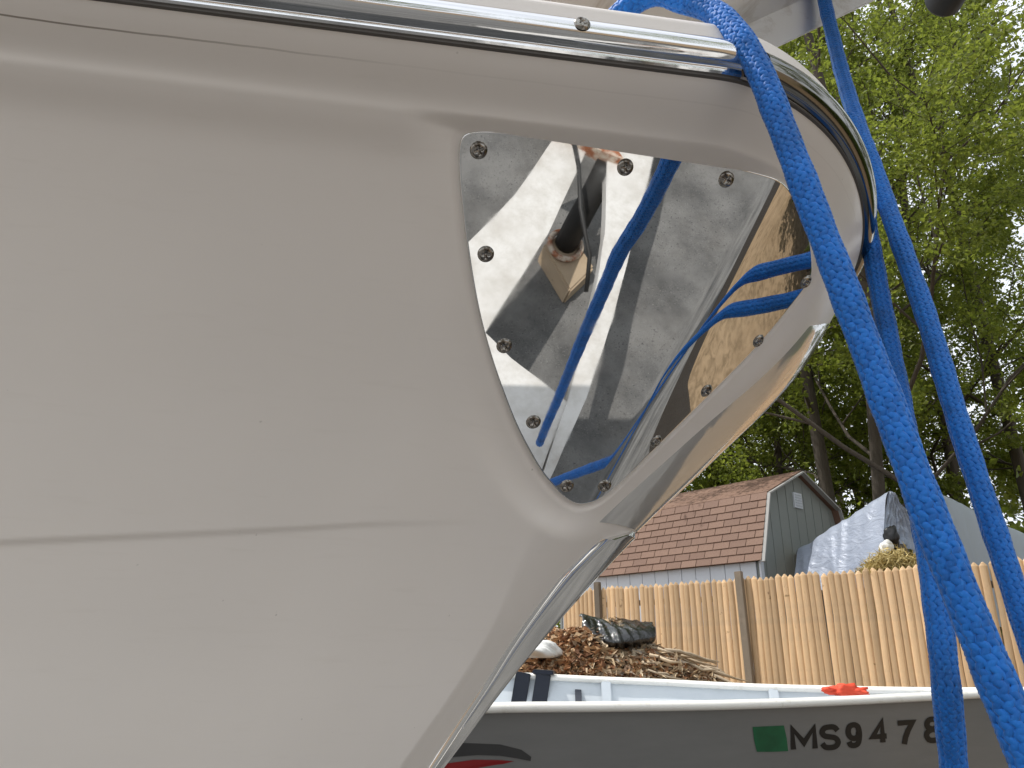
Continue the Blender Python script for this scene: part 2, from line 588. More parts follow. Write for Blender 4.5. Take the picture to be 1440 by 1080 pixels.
def y_hull(x, z):
    """near side of the finished hull (distance from the camera plane)"""
    b = b_bare(x, z)
    fl = np.interp(x, [-.4, .15, .24, .30, .345], [.018, .018, .012, .007, .004])
    b = b + fl * sstep(.330, .362, z)
    bead = np.interp(x, [-.4, .02, .16, .28], [.0066, .0056, .0030, .0010])
    s_ = (z - .3325) / np.where(z > .3325, .0054, .0100)
    b = b + bead * np.exp(-s_ ** 2) - .05 * bead * np.exp(-((z - .3445) / .004) ** 2)
    zk = np.interp(x, KX, KZ)
    fk = np.interp(x, [-.30, -.15, -.02], [1, .75, 0])
    b = b - .0024 * fk * (1 - sstep(zk - .0014, zk + .0014, z))
    y = FC - b
    sd = sd_plate(x, z)
    w = 1 - sstep(.004, .042, sd)
    w = w * (1 - sstep(.3315, .3365, z))
    yp = y_plate(x, z)
    rec = .0030 * (1 - sstep(.0025, .0065, sd))
    y = y * (1 - w) + (yp + rec) * w
    return np.minimum(y, FC)


boat = empty("motor_boat", (0, FC, 0))
tag(boat, "big beige fibreglass boat bow filling the left with a mirror steel plate and chrome rail", "motor boat")


def rel(V):                                    # eye-relative -> boat local
    V = np.array(V, float)
    V[..., 1] -= FC
    V[..., 2] += EYE
    return V


def hull_side(sign, tcols, zrows):
    Zr, Tc = np.meshgrid(zrows, tcols, indexing='ij')
    X = pch(Zr, ZK, XS) - Tc
    Y = y_hull(X, Zr) if sign > 0 else FC - np.clip(b_bare(X, Zr) + np.where(Zr > .333, .01, 0), 0, None)
    Y[:, 0] = FC
    if sign < 0: Y = 2 * FC - Y
    return np.stack([X, Y, Zr], -1)


t1 = .20 * np.linspace(0, 1, 150) ** 2
t2 = np.linspace(.20, .72, 230)[1:]
t3 = np.linspace(.72, 2.6, 34)[1:]
tc_ = np.r_[t1, t2, t3]
zr_ = np.r_[np.linspace(-.75, -.2, 18), np.linspace(-.2, 0, 46)[1:], np.linspace(0, .315, 170)[1:], np.linspace(.315, .362, 60)[1:]]
A = hull_side(1, tc_, zr_)
nr, ncol = A.shape[:2]
I = np.arange(nr * ncol).reshape(nr, ncol)
Q = np.stack([I[:-1, :-1], I[1:, :-1], I[1:, 1:], I[:-1, 1:]], -1).reshape(-1, 4)
tb = np.r_[.20 * np.linspace(0, 1, 40) ** 2, np.linspace(.2, 2.6, 30)[1:]]
zb = np.r_[np.linspace(-.75, -.2, 10), np.linspace(-.2, .362, 60)[1:]]
Bv = hull_side(-1, tb, zb)
nr2, nc2 = Bv.shape[:2]
I2 = np.arange(nr2 * nc2).reshape(nr2, nc2) + nr * ncol
Q2 = np.stack([I2[:-1, :-1], I2[:-1, 1:], I2[1:, 1:], I2[1:, :-1]], -1).reshape(-1, 4)
me = mesh_np("hull", rel(np.vstack([A.reshape(-1, 3), Bv.reshape(-1, 3)])), np.vstack([Q, Q2]))
link("hull", me, GEL, boat)

# plate ---------------------------------------------------------------
NR = 70
cen = OUTL.mean(0)
rr = 1 - (1 - np.linspace(0, 1, NR)) ** 1.4
ring = cen + (OUTL - cen)[None] * rr[1:, None, None]
px_, pz_ = ring[..., 0], ring[..., 1]
py_ = y_plate(px_, pz_)
nn_ = n_plate(px_, pz_)
edge = np.zeros(NR - 1); edge[-1] = .0010; edge[-2] = .0003
top = np.stack([px_, py_, pz_], -1) + nn_ * (.0004 - edge)[:, None, None]
low = np.stack([px_[-1], py_[-1], pz_[-1]], -1) - nn_[-1] * .004
c3 = np.array([cen[0], y_plate(cen[:1], cen[1:])[0], cen[1]]) + n_plate(cen[:1], cen[1:])[0] * .0004
NO = len(OUTL)
V = np.vstack([top.reshape(-1, 3), low, c3[None]])
I = np.arange(NR * NO).reshape(NR, NO)
J = np.roll(I, -1, 1)
Q = np.stack([I[:-1], J[:-1], J[1:], I[1:]], -1).reshape(-1, 4)
T = np.stack([np.full(NO, NR * NO), J[0], I[0]], -1)
me = mesh_from("bow_plate", rel(V), [tuple(q) for q in Q] + [tuple(t) for t in T], True)
bm = bmesh.new(); bm.from_mesh(me); bmesh.ops.recalc_face_normals(bm, faces=bm.faces); bm.to_mesh(me); bm.free()
if sum(p.normal.y for p in me.polygons) > 0: me.flip_normals()
plate = link("bow_plate", me, STEEL, boat)


def screw_mesh(r, h):
    n = 29
    V, Fc = [], []
    for j in range(n):
        for i in range(n):
            u, w = 2 * i / (n - 1) - 1, 2 * j / (n - 1) - 1
            # square -> disc
            x = u * math.sqrt(1 - w * w / 2); y = w * math.sqrt(1 - u * u / 2)
            q = math.hypot(x, y)
            z = h * (1 - .55 * q ** 2 - .45 * q ** 8)
            cr = max(1 - max(abs(x) - .14, 0) / .05, 0) * (1 if abs(y) < .52 else 0)
            cr2 = max(1 - max(abs(y) - .14, 0) / .05, 0) * (1 if abs(x) < .52 else 0)
            z -= h * .95 * min(1, max(cr, cr2)) * (1 - .9 * q)
            V.append((x * r, y * r, z))
    for j in range(n - 1):
        for i in range(n - 1):
            Fc.append((j * n + i, j * n + i + 1, (j + 1) * n + i + 1, (j + 1) * n + i))
    return mesh_from("screw", V, Fc, True)


SM = screw_mesh(.0056, .0027)
SM.materials.append(SCREW)


def put_screw(p, n, parent, s=1.0):
    o = link("screw", SM, None, parent)
    q = Vector(n).to_track_quat('Z', 'Y').to_matrix().to_4x4()
    o.matrix_local = Matrix.Translation(Vector(rel(p))) @ q @ Matrix.Rotation(random.uniform(0, 1.5), 4, 'Z') @ Matrix.Scale(s, 4)
    return o


for px, py in [(673, 211), (879, 235), (1021, 252), (683, 357), (709, 486), (750, 593), (797, 683), (850, 683), (922, 620), (993, 549), (1066, 479), (1133, 396)]:
    h = hit_fn(px, py, y_plate)
    n = n_plate(h[:1], h[2:3])[0]
    put_screw(h + n * .0002, n, plate, 1.1)

# rail ----------------------------------------------------------------
ZR = .36


def plan_curve(off, tt, z=ZR):
    """plan points of the gunwale (eye-relative), pushed outward by off"""
    xs = pch(np.array([z]), ZK, XS)[0]
    X = xs - tt
    B = b_bare(X, np.full_like(X, z)) + np.interp(X, [-.4, .15, .24, .30, .345], [.018, .018, .012, .007, .004])
    B[tt <= 0] = 0
    P = np.stack([X, FC - B], -1)
    t = np.gradient(P, axis=0)
    t /= np.linalg.norm(t, axis=1, keepdims=True)
    N = np.stack([t[:, 1], -t[:, 0]], -1)
    if N[len(N) // 2, 1] > 0: N = -N
    return P + N * off, N


def sweep(prof, tt, name, m, parent, mirror=True, endcap=True, z=ZR, taper=None):
    """prof: list of (outward, up) swept along the gunwale for aft distances tt (descending to the stem)"""
    P, N = plan_curve(0, tt, z)
    if mirror:
        P2 = P[::-1][1:].copy(); P2[:, 1] = 2 * FC - P2[:, 1]
        N2 = N[::-1][1:].copy(); N2[:, 1] *= -1
        if tt[-1] <= 1e-9: N[-1] = (1, 0)
        P = np.vstack([P, P2]); N = np.vstack([N, N2])
    pr = np.array(prof)
    k = len(pr)
    tp = np.ones(len(P)) if taper is None else taper
    V = np.zeros((len(P), k, 3))
    V[..., :2] = P[:, None] + N[:, None] * (pr[None, :, 0] * tp[:, None])[..., None]
    V[..., 2] = z + pr[None, :, 1]
    I = np.arange(len(P) * k).reshape(len(P), k)
    J = np.roll(I, -1, 1)
    Fq = np.stack([I[:-1], J[:-1], J[1:], I[1:]], -1).reshape(-1, 4).tolist()
    if endcap: Fq += [I[0].tolist(), I[-1][::-1].tolist()]
    me = mesh_from(name, rel(V.reshape(-1, 3)), Fq, True)
    bm = bmesh.new(); bm.from_mesh(me); bmesh.ops.recalc_face_normals(bm, faces=bm.faces)
    for e in bm.edges:
        if len(e.link_faces) == 2 and e.calc_face_angle(0) > .6: e.smooth = False
    bm.to_mesh(me); bm.free()
    return link(name, me, m, parent)


TEND = .192                                   # aft distance where the near rail insert ends
tt_all = np.r_[np.linspace(2.5, .75, 20), np.linspace(.75, .22, 120)[1:], .22 * (1 - np.linspace(0, 1, 110)[1:]) ** 2]
tt_rail = tt_all[tt_all > TEND]
# base extrusion: a dark seam below, flat flange, groove, upper white flange
sweep([(-.004, -.0016), (.0008, -.0016), (.0008, .0002), (-.004, .0002)], tt_all, "rail_seam", SEAM, boat)
arc = [(.0042 + .0088 * math.sin(a), .0145 - .0095 * math.cos(a)) for a in np.linspace(.12, math.pi - .12, 22)]
prof = [(-.006, .0002), (.0020, .0002), (.0034, .0012), (.0036, .0044)] + arc + [(.0030, .0250), (-.006, .0250)]
tp = np.ones(len(tt_rail))
rail = sweep(prof, tt_rail, "rub_rail", RAIL, boat, mirror=False)
# rounded end of the insert
Pp, Np = plan_curve(.0, tt_rail)
e0, en = Pp[-1], Np[-1]
et = np.array([-en[1], en[0]])
if et[0] < 0: et = -et
V, Fc = [], []
for i, a in enumerate(np.linspace(0, math.pi / 2, 7)):
    for (o_, u_) in arc:
        oo = .0042 + (o_ - .0042) * math.cos(a)
        uu = .0145 + (u_ - .0145) * (.35 + .65 * math.cos(a))
        q = e0 + en * oo + et * .0065 * math.sin(a)
        V.append((q[0], q[1], ZR + uu))
kk = len(arc)
for i in range(6):
    for j in range(kk - 1):
        Fc.append((i * kk + j, i * kk + j + 1, (i + 1) * kk + j + 1, (i + 1) * kk + j))
link("rail_end", mesh_from("rail_end", rel(V), Fc, True), RAIL, boat)
# cap joint: black moulded collar behind the insert end, dab of caulk
mb = MB()
q = e0 + et * .0105
Mr = Matrix(((et[0], en[0], 0), (et[1], en[1], 0), (0, 0, 1)))
mb.box(Vector((*rel([q[0] + en[0] * .003, q[1] + en[1] * .003, ZR + .0125]),)), (.012, .013, .0245), Mr)
mb.build("rail_collar", DARK, boat, True, .003)
q = e0 + et * .018 + en * .004
bm = bmesh.new(); bmesh.ops.create_icosphere(bm, subdivisions=3, radius=.0045)
for v_ in bm.verts: v_.co *= 1 + .25 * math.sin(v_.co.x * 900 + v_.co.y * 700) * math.cos(v_.co.z * 800)
me = bpy.data.meshes.new("caulk"); bm.to_mesh(me); bm.free()
for p_ in me.polygons: p_.use_smooth = True
o = link("caulk", me, CAULK, boat); o.location = rel([q[0], q[1], ZR + .003])
# cast bow piece round the stem
tt_bow = tt_all[tt_all < TEND - .012]
arcb = [(.003 + .0098 * math.sin(a), .0125 - .0115 * math.cos(a)) for a in np.linspace(.05, math.pi - .05, 24)]
sweep([(-.006, .0005)] + arcb + [(-.006, .0245)], tt_bow, "bow_rail", BOWRAIL, boat, mirror=True)
# far side rail, plain
# upper flange of the deck
arcd = [(.0035 - .010 * (1 - math.cos(a)), .0255 + .0105 + .010 * math.sin(a)) for a in np.linspace(0, math.pi / 2, 10)]
sweep([(-.02, .0255), (.0032, .0255), (.0048, .0275), (.0040, .0365)] + arcd + [(-.02, .046)], tt_all, "deck_flange", GEL, boat)
# deck
Pd, _ = plan_curve(-.006, tt_all)
V = [(p[0], p[1], ZR + .0455) for p in Pd] + [(p[0], 2 * FC - p[1], ZR + .0455) for p in Pd]
n = len(Pd)
link("deck", mesh_from("deck", rel(V), [(i, i + 1, n + i + 1, n + i) for i in range(n - 1)]), GEL, boat)
# rail screws
for xx in (.042, -.30, -.64):
    tq = pch(np.array([ZR]), ZK, XS)[0] - xx
    P1, N1 = plan_curve(.0126, np.array([tq + .01, tq, tq - .01]))
    nv = np.array([N1[1, 0], N1[1, 1], .12])
    put_screw(np.array([P1[1, 0], P1[1, 1], ZR + .0155]), nv, rail, 1.0)


# keel strip: raised moulding on the stem from the kink downwards ------
def stem_band(z0, z1, half_, prr, name, m, tip=.012):
    zs = np.linspace(z0, z1, 90)
    secs = []
    for z in zs:
        xs = pch(np.array([z]), ZK, XS)[0]
        half = half_ * np.interp(z, [-.10, -.02, .07], [.25, .50, 1.0]) if np.isscalar(half_) else np.interp(z, half_[0], half_[1])
        k = min(1.0, .30 + .70 * (z1 - z) / tip) if z > z1 - tip else 1.0
        aa = np.linspace(0, 1, 13)
        # sample the hull outline by half breadth
        tt = np.linspace(0, .12, 500)
        bb = FC - y_hull(xs - tt, np.full_like(tt, z)); bb[0] = 0
        arcl = np.r_[0, np.cumsum(np.hypot(np.diff(tt), np.diff(bb)))]
        close = np.where(sd_plate(xs - tt, np.full_like(tt, z)) < .0075)[0]     # stop short of the bow plate
        if len(close): half = min(half, arcl[close[0]])
        hw = half * k
        u = hw * aa
        t_ = np.interp(u, arcl, tt); b_ = np.interp(u, arcl, bb)
        near = np.stack([xs - t_, FC - b_], -1)
        tn = np.gradient(near, axis=0); tn /= np.linalg.norm(tn, axis=1, keepdims=True)
        N = np.stack([tn[:, 1], -tn[:, 0]], -1)
        N *= np.where(N[:, :1] * 1 + N[:, 1:] * -1 < 0, -1, 1)
        N[0] = (1, 0)
        hgt = prr * np.clip((1 - aa) / .22, 0, 1) ** .6 * np.where(z > z1 - .004, (z1 - z) / .004, 1)
        near = near + N * (hgt - .0006)[:, None]
        far = near[1:].copy(); far[:, 1] = 2 * FC - far[:, 1]
        secs.append(np.c_[np.vstack([near[::-1], far]), np.full(25, z)])
    S = np.array(secs)
    I = np.arange(S.shape[0] * 25).reshape(-1, 25)
    Q = np.stack([I[:-1, :-1], I[:-1, 1:], I[1:, 1:], I[1:, :-1]], -1).reshape(-1, 4)
    me = mesh_np(name, rel(S.reshape(-1, 3)), Q)
    bm = bmesh.new(); bm.from_mesh(me); bmesh.ops.recalc_face_normals(bm, faces=bm.faces)
    for e in bm.edges:
        if len(e.link_faces) == 2 and e.calc_face_angle(0) > .5: e.smooth = False
    bm.to_mesh(me); bm.free()
    return link(name, me, m, boat)


stem_band(-.40, .110, .0480, .0060, "stem_strip", STRIP)

stem_band(.1105, .312, ([.11, .2, .3], [.075, .090, .100]), .0018, "stem_cap", GLOSS, .03)

# anchor roller channel above the deck ---------------------------------
ch = empty("anchor_roller", (0, 0, 0)); ch.parent = boat
aF, bF = at(1096, 66, .80), at(1262, -14, .86)          # lower edge of the far lip
ax = (bF - aF)
far0 = aF - ax * 1.6; far1 = aF + ax * 2.4
upv = Vector((-.42, -.12, 1)).normalized()
lipU0, lipU1 = far0 + upv * .05, far1 + upv * .05
across = Vector((.02, -.24, .02))
off = Vector((0, -FC, 0))
mb = MB()


def slab(mb, p, q, r, s, t):
    n = (Vector(q) - Vector(p)).cross(Vector(s) - Vector(p)).normalized() * t
    P = [Vector(w) for w in (p, q, r, s)]
    mb.add(P + [w + n for w in P], [(0, 1, 2, 3), (7, 6, 5, 4), (0, 4, 5, 1), (1, 5, 6, 2), (2, 6, 7, 3), (3, 7, 4, 0)])


slab(mb, lipU0 + off, lipU1 + off, lipU1 + across + off, lipU0 + across + off, .004)
mb.build("channel", ALU, ch, False, .0012)
mb = MB(); slab(mb, far0 + off, far1 + off, lipU1 + off, lipU0 + off, .004)
mb.build("side_lip", ALU, ch, False, .0012)
mb = MB(); slab(mb, far0 + across + off, far1 + across + off, lipU1 + across + off, lipU0 + across + off, .004)
mb.build("side_lip", ALU, ch, False, .0012)
rc = at(1350, -34, .80) + off
mb = MB()
mb.tube([rc + Vector((0, .05, 0)), rc + Vector((0, .045, 0)), rc + Vector((0, .01, 0)), rc, rc + Vector((0, -.01, 0)), rc + Vector((0, -.05, 0))],
        [.022, .026, .024, .023, .024, .026], 20)
mb.build("roller", DARK, ch, True)
mb = MB(); mb.tube([rc + Vector((0, .055, 0)), rc + Vector((0, -.055, 0))], .006, 10)
mb.build("roller_pin", SCREW, ch, True)
mb = MB(); slab(mb, lipU0 + across * .5 + off + Vector((-.10, 0, -.16)), lipU0 + across * .5 + off + Vector((0, 0, -.16)),
                lipU0 + across * .5 + off + Vector((.02, 0, 0)), lipU0 + across * .5 + off + Vector((-.10, 0, 0)), .02)
mb.build("bracket", ALU, ch)


# ================================================================== ROPES
def run_to(path, z, tail=()):
    """carry a taut rope on in a straight line until it reaches height z"""
    a, b = Vector(path[-2]), Vector(path[-1])
    d = (b - a)
    k = (z - b.z) / d.z
    return list(path) + [b + d * (k * f) for f in (.25, .5, .75, 1.0)] + [Vector(t) for t in tail]


def rope(name, path, R, label, step=.0015, N=10, group="blue dock lines hanging over the bow"):
    n = 8
    _, Ln = smooth_path(path, 50)
    ns = int(Ln / step)
    C_, Ln = smooth_path(path, ns)
    Tg = np.gradient(C_, axis=0); Tg /= np.linalg.norm(Tg, axis=1, keepdims=True)
    U = np.zeros_like(Tg)
    u = np.cross(Tg[0], [0.3, 1, .2]); u /= np.linalg.norm(u)
    for i in range(ns):
        u = u - Tg[i] * (u @ Tg[i]); u /= np.linalg.norm(u); U[i] = u
    W = np.cross(Tg, U)
    s = np.linspace(0, Ln, ns)
    pitch = 2 * math.pi * R / math.tan(math.radians(43))
    om = 2 * math.pi / pitch
    Vs, Qs, base = [], [], 0
    wob = 1 + .03 * np.sin(s * 90) + .02 * np.sin(s * 221 + 1)
    hw, ht = R * .245, R * .115
    ce = [(math.cos(a), math.sin(a)) for a in np.linspace(0, 2 * math.pi, 7)[:-1]]
    for sg in (1, -1):
        for k in range(N):
            th = 2 * math.pi * k / N + sg * om * s + .05 * np.sin(s * 55 + k)
            # two-over two-under wave
            wv = np.sin(N * om * s / 1.0 + (0 if sg > 0 else math.pi))
            wv = np.tanh(1.3 * wv)
            r = (R * .90 + .055 * R * wv) * wob
            rad = U * np.cos(th)[:, None] + W * np.sin(th)[:, None]
            tang = -U * np.sin(th)[:, None] + W * np.cos(th)[:, None]
            ctr = C_ + rad * r[:, None]
            d = Tg + tang * (sg * om * r)[:, None]
            d /= np.linalg.norm(d, axis=1, keepdims=True)
            side = np.cross(rad, d)
            ringv = np.stack([ctr + side * (hw * a) + rad * (ht * b) for a, b in ce], 1)
            I = np.arange(ns * 6).reshape(ns, 6) + base
            J = np.roll(I, -1, 1)
            Qs.append(np.stack([I[:-1], J[:-1], J[1:], I[1:]], -1).reshape(-1, 4))
            Vs.append(ringv.reshape(-1, 3)); base += ns * 6
    m8 = 10
    st = slice(0, ns, 4)
    Cc, Uc, Wc = C_[st], U[st], W[st]
    cs = np.stack([Cc + (Uc * math.cos(a) + Wc * math.sin(a)) * R * .84 for a in np.linspace(0, 2 * math.pi, m8 + 1)[:-1]], 1)
    I = np.arange(len(Cc) * m8).reshape(-1, m8) + base; J = np.roll(I, -1, 1)
    Qs.append(np.stack([I[:-1], J[:-1], J[1:], I[1:]], -1).reshape(-1, 4)); Vs.append(cs.reshape(-1, 3))
    me = mesh_np(name, np.vstack(Vs), np.vstack(Qs))
    return tag(link(name, me, ROPE), label, "rope", group)


RR = .0083
pa = [Vector((-.10, .50, EYE + ZR + .056)), Vector((.03, .455, EYE + ZR + .058)), at(905, -4, .425), at(960, 2, .418), at(1005, 18, .408), at(1042, 56, .398), at(1068, 100, .395),
      at(1100, 180, .393), at(1165, 350, .389), at(1230, 520, .383), at(1290, 680, .375), at(1337, 800, .372), at(1392, 935, .3695)]
pa = run_to(pa, .475)
rope("dock_line", pa, RR, "thick blue rope bent over the chrome rail in front of the bow plate")
pb = [at(1120, -150, .80), at(1150, -40, .80), at(1166, 30, .79), at(1186, 110, .74), at(1213, 195, .67), at(1228, 233, .655), at(1243, 277, .645), at(1301, 440, .605), at(1350, 600, .58), at(1426, 830, .558)]
pb = run_to(pb, .012)
rope("dock_line", pb, RR, "blue rope dropping from the anchor roller past the rail to the right edge")
pc = [Vector((.15, .72, EYE + ZR + .056)), Vector((.27, .70, EYE + ZR + .056)), at(1190, 170, .69), at(1210, 262, .655), at(1233, 390, .645), at(1262, 540, .62), at(1290, 690, .57), at(1312, 810, .53), at(1328, 940, .52), at(1341, 1075, .543)]
pc = run_to(pc, .012)
rope("dock_line", pc, RR, "thin looking blue rope seen between the two others, running down past the skiff number")

from mathutils.bvhtree import BVHTree


# ================================================================== SKIFF
SKP = mat("grey_skiff_paint", (.13, .13, .128), .30, 0, .5)
v = coords(SKP)
lk(SKP, mix(SKP, (.165, .165, .162), (.225, .222, .215), noise(SKP, coords(SKP, "Object", (1, 1, 5)), 4, 6, .7)), bsdf(SKP).inputs["Base Color"])
SKI = mat("pale_skiff_inside", (.46, .50, .53), .5, 0, .5)
v = coords(SKI)
lk(SKI, mix(SKI, (.55, .60, .65), (.68, .72, .75), noise(SKI, v, 9, 6, .7)), bsdf(SKI).inputs["Base Color"])
GUN = mat("cream_gunwale", (.76, .74, .68), .32, 0, .5)
v = coords(GUN)
lk(GUN, mix(GUN, (.86, .84, .79), (.60, .56, .47), ramp(GUN, noise(GUN, v, 22, 6, .7), [(.55, 0.), (.75, .7)])), bsdf(GUN).inputs["Base Color"])
BLACK = mat("black_vinyl", (.010, .010, .010), .45)
RED = mat("red_stripe_vinyl", (.28, .012, .014), .4)
GREENS = mat("green_decal", (.010, .17, .055), .45)
v = coords(GREENS)
lk(GREENS, mix(GREENS, (.010, .12, .050), (.007, .075, .032), ramp(GREENS, noise(GREENS, v, 14, 2), [(.4, 0.), (.7, .8)])), bsdf(GREENS).inputs["Base Color"])

skiff = empty("skiff", (.8, 3.0, 0))
tag(skiff, "dark grey aluminium skiff with cream gunwales and black number behind the big bow", "skiff")
SKO = Vector((.8, 3.0, 0))
nearP = [at(300, 1004, 2.42), at(500, 1000, 2.40), at(690, 993, 2.42), at(850, 991.5, 2.50), at(1000, 989.5, 2.62), at(1150, 985, 2.78), at(1320, 977, 2.98), at(1400, 973, 3.10), at(1452, 969.5, 3.20)]
farP = [at(520, 938, 4.05), at(600, 942, 4.02), at(722, 948, 3.92), at(838, 954, 3.82), at(932, 958, 3.74), at(1050, 964, 3.62), at(1175, 967.5, 3.50), at(1325, 970, 3.34), at(1452, 969.5, 3.20)]
NS = 60
NG, _ = smooth_path(nearP, NS)
FG, _ = smooth_path(farP, NS)
FG[-1] = NG[-1]


def skiff_section(i, inset=0.0, drop=0.0):
    a, b = NG[i], FG[i]
    u = i / (NS - 1)
    mid = (a + b) / 2
    wv = (b - a); wl = np.linalg.norm(wv) + 1e-9
    d = wv / wl if wl > 1e-6 else np.array([.3, .95, 0])
    a = a + d * min(inset, wl * .45); b = b - d * min(inset, wl * .45)
    a = a - [0, 0, drop]; b = b - [0, 0, drop]
    rise = .30 * max(0, (u - .72) / .28) ** 2
    flare = min(.16, wl * .3)
    ca = a + d * flare - [0, 0, .46 - rise]; cb = b - d * flare - [0, 0, .46 - rise]
    k = mid - [0, 0, .60 - rise * 1.2 + drop]
    k[2] += inset * 1.5
    la = [a + (ca - a) * t for t in np.linspace(0, 1, 7)]
    lb = [cb + (b - cb) * t for t in np.linspace(0, 1, 7)]
    return la + [(ca + k) / 2 + [0, 0, -.01], k, (cb + k) / 2 + [0, 0, -.01]] + lb


def skin(inset, drop, name, m, flip):
    S = np.array([skiff_section(i, inset, drop) for i in range(NS)])
    k = S.shape[1]
    I = np.arange(NS * k).reshape(NS, k)
    Q = np.stack([I[:-1, :-1], I[:-1, 1:], I[1:, 1:], I[1:, :-1]], -1).reshape(-1, 4)
    if flip: Q = Q[:, ::-1]
    S = S.reshape(-1, 3) - np.array(SKO)
    Fl = [tuple(q) for q in Q] + [tuple(I[0])]
    me = mesh_from(name, S, Fl, True)
    for e in me.polygons[-1:]: e.use_smooth = False
    return link(name, me, m, skiff), me


hull_o, sk_me = skin(0, .004, "hull", SKP, True)
skin(.012, .010, "inner_hull", SKI, False)
for G, sgn in ((NG, 1), (FG, -1)):
    V, Fc = [], []
    prof = [(-.012, -.016), (-.014, -.004), (-.008, .006), (.012, .010), (.030, .006), (.034, -.006), (.028, -.018), (.004, -.020)]
    for i in range(NS):
        t = G[min(i + 1, NS - 1)] - G[max(i - 1, 0)]; t /= np.linalg.norm(t)
        n = np.array([-t[1], t[0], 0]) * sgn; n /= np.linalg.norm(n)
        for a, b in prof:
            V.append(G[i] + n * a + [0, 0, b] - np.array(SKO))
    k = len(prof)
    for i in range(NS - 1):
        for j in range(k):
            Fc.append((i * k + j, i * k + (j + 1) % k, (i + 1) * k + (j + 1) % k, (i + 1) * k + j))
    me = mesh_from("gunwale", V, Fc, True)
    bm = bmesh.new(); bm.from_mesh(me); bmesh.ops.recalc_face_normals(bm, faces=bm.faces); bm.to_mesh(me); bm.free()
    link("gunwale", me, GUN, skiff)


def far_at(px):
    k = int(np.argmin([abs(project(p)[0] - px) for p in FG]))
    return k


def project(p):
    x, y, z = p[0], p[1], p[2] - EYE
    d = y * math.cos(PITCH) + z * math.sin(PITCH); u = -y * math.sin(PITCH) + z * math.cos(PITCH)
    return 720 + FPX * x / d, 540 - FPX * u / d


# ribs on the inside of the far side, oarlock bracket, little breast plate
for px, w in ((856, .045), (1082, .04), (1180, .04), (640, .045)):
    k = far_at(px)
    sec = skiff_section(k, .014, .0)
    top = Vector(sec[-1]); bot = Vector(sec[-7])
    d = (Vector(NG[k]) - Vector(FG[k])).normalized()
    mb = MB(); mb.bar(top + d * .012 - SKO - Vector((0, 0, .012)), bot + d * .012 - SKO, .024, w, up=d.cross(Vector((0, 0, 1))))
    mb.build("rib", SKI, skiff, False, .004)
for px in (742, 766):
    k = far_at(px); p = Vector(FG[k]); d = (Vector(NG[k]) - p).normalized()
    t = Vector(FG[min(k + 1, NS - 1)] - FG[k]).normalized()
    mb = MB(); c0 = p + d * .045 - SKO
    mb.bar(c0 + Vector((0, 0, .012)), c0 - Vector((0, 0, .15)) - t * .03, .07, .03, up=d)
    if px == 766: mb.bar(c0 + t * -.05 + Vector((0, 0, .018)), c0 + t * .05 + Vector((0, 0, .018)), .05, .02)
    mb.build("oarlock_bracket", mat("navy_plastic", (.008, .012, .025), .4) if px == 742 else bpy.data.materials["navy_plastic"], skiff, False, .004)
k = far_at(812); p = Vector(FG[k]); d = (Vector(NG[k]) - p).normalized(); t = Vector(FG[k + 1] - FG[k]).normalized()
mb = MB()
P = [p + d * .03 - Vector((0, 0, .05)), p + d * .26 - Vector((0, 0, .17)), p + d * .03 - Vector((0, 0, .19))]
mb.add([q - SKO for q in P] + [q + t * .03 - SKO for q in P], [(0, 1, 2), (5, 4, 3), (0, 3, 4, 1), (1, 4, 5, 2), (2, 5, 3, 0)])
mb.build("seat_knee", bpy.data.materials["navy_plastic"], skiff)
# thwart seat
ka, kb = far_at(760), far_at(830)
mb = MB()
P = [FG[ka], FG[kb], NG[kb], NG[ka]]
P = [Vector(q) - SKO - Vector((0, 0, .17)) for q in P]
c_ = sum(P, Vector()) / 4
P = [c_ + (q - c_) * .9 for q in P]
mb.add(P + [q - Vector((0, 0, .03)) for q in P], [(0, 1, 2, 3), (7, 6, 5, 4), (0, 4, 5, 1), (1, 5, 6, 2), (2, 6, 7, 3), (3, 7, 4, 0)])
mb.build("seat", SKI, skiff)

bvh = BVHTree.FromPolygons([v_.co + SKO for v_ in sk_me.vertices], [tuple(p_.vertices) for p_ in sk_me.polygons])
EYEV = Vector((0, 0, EYE))


def on_skiff(px, py, lift=.0015):
    d = Vector(ray(px, py)).normalized()
    loc, n, i, dist = bvh.ray_cast(EYEV, d)
    if loc is None: return None
    if n.dot(d) > 0: n = -n
    return loc + n * lift - SKO


def decal(name, polys, m, lift=.0015, thick=.0008):
    """polys: list of pixel outlines; subdivided strips on the skiff side, given a thin edge"""
    bm = bmesh.new()
    for poly in polys:
        vs = []
        for px, py in poly:
            q = on_skiff(px, py, lift)
            if q is None: return None
            vs.append(bm.verts.new(q))
        bm.faces.new(vs)
    bmesh.ops.triangulate(bm, faces=bm.faces[:])
    me = bpy.data.meshes.new(name); bm.to_mesh(me); bm.free()
    return link(name, me, m, skiff)


decal("registration_sticker", [[(1058, 1022), (1080, 1021), (1102, 1020), (1106, 1038), (1108, 1056), (1086, 1057), (1064, 1057), (1060, 1040)]], GREENS)
blk = [(600, 1049), (652, 1044.5), (703, 1046.5), (733, 1054), (747, 1064), (746, 1070), (726, 1066), (703, 1062.5), (672, 1061.5), (640, 1064), (600, 1072)]
decal("swoosh_stripe", [blk], mat("charcoal_stripe", (.045, .045, .045), .45))
decal("swoosh_stripe", [[(600, 1080), (630, 1073), (666, 1068), (700, 1068.5), (723, 1070), (690, 1073), (652, 1081), (630, 1090), (600, 1102)]], RED, .0018)


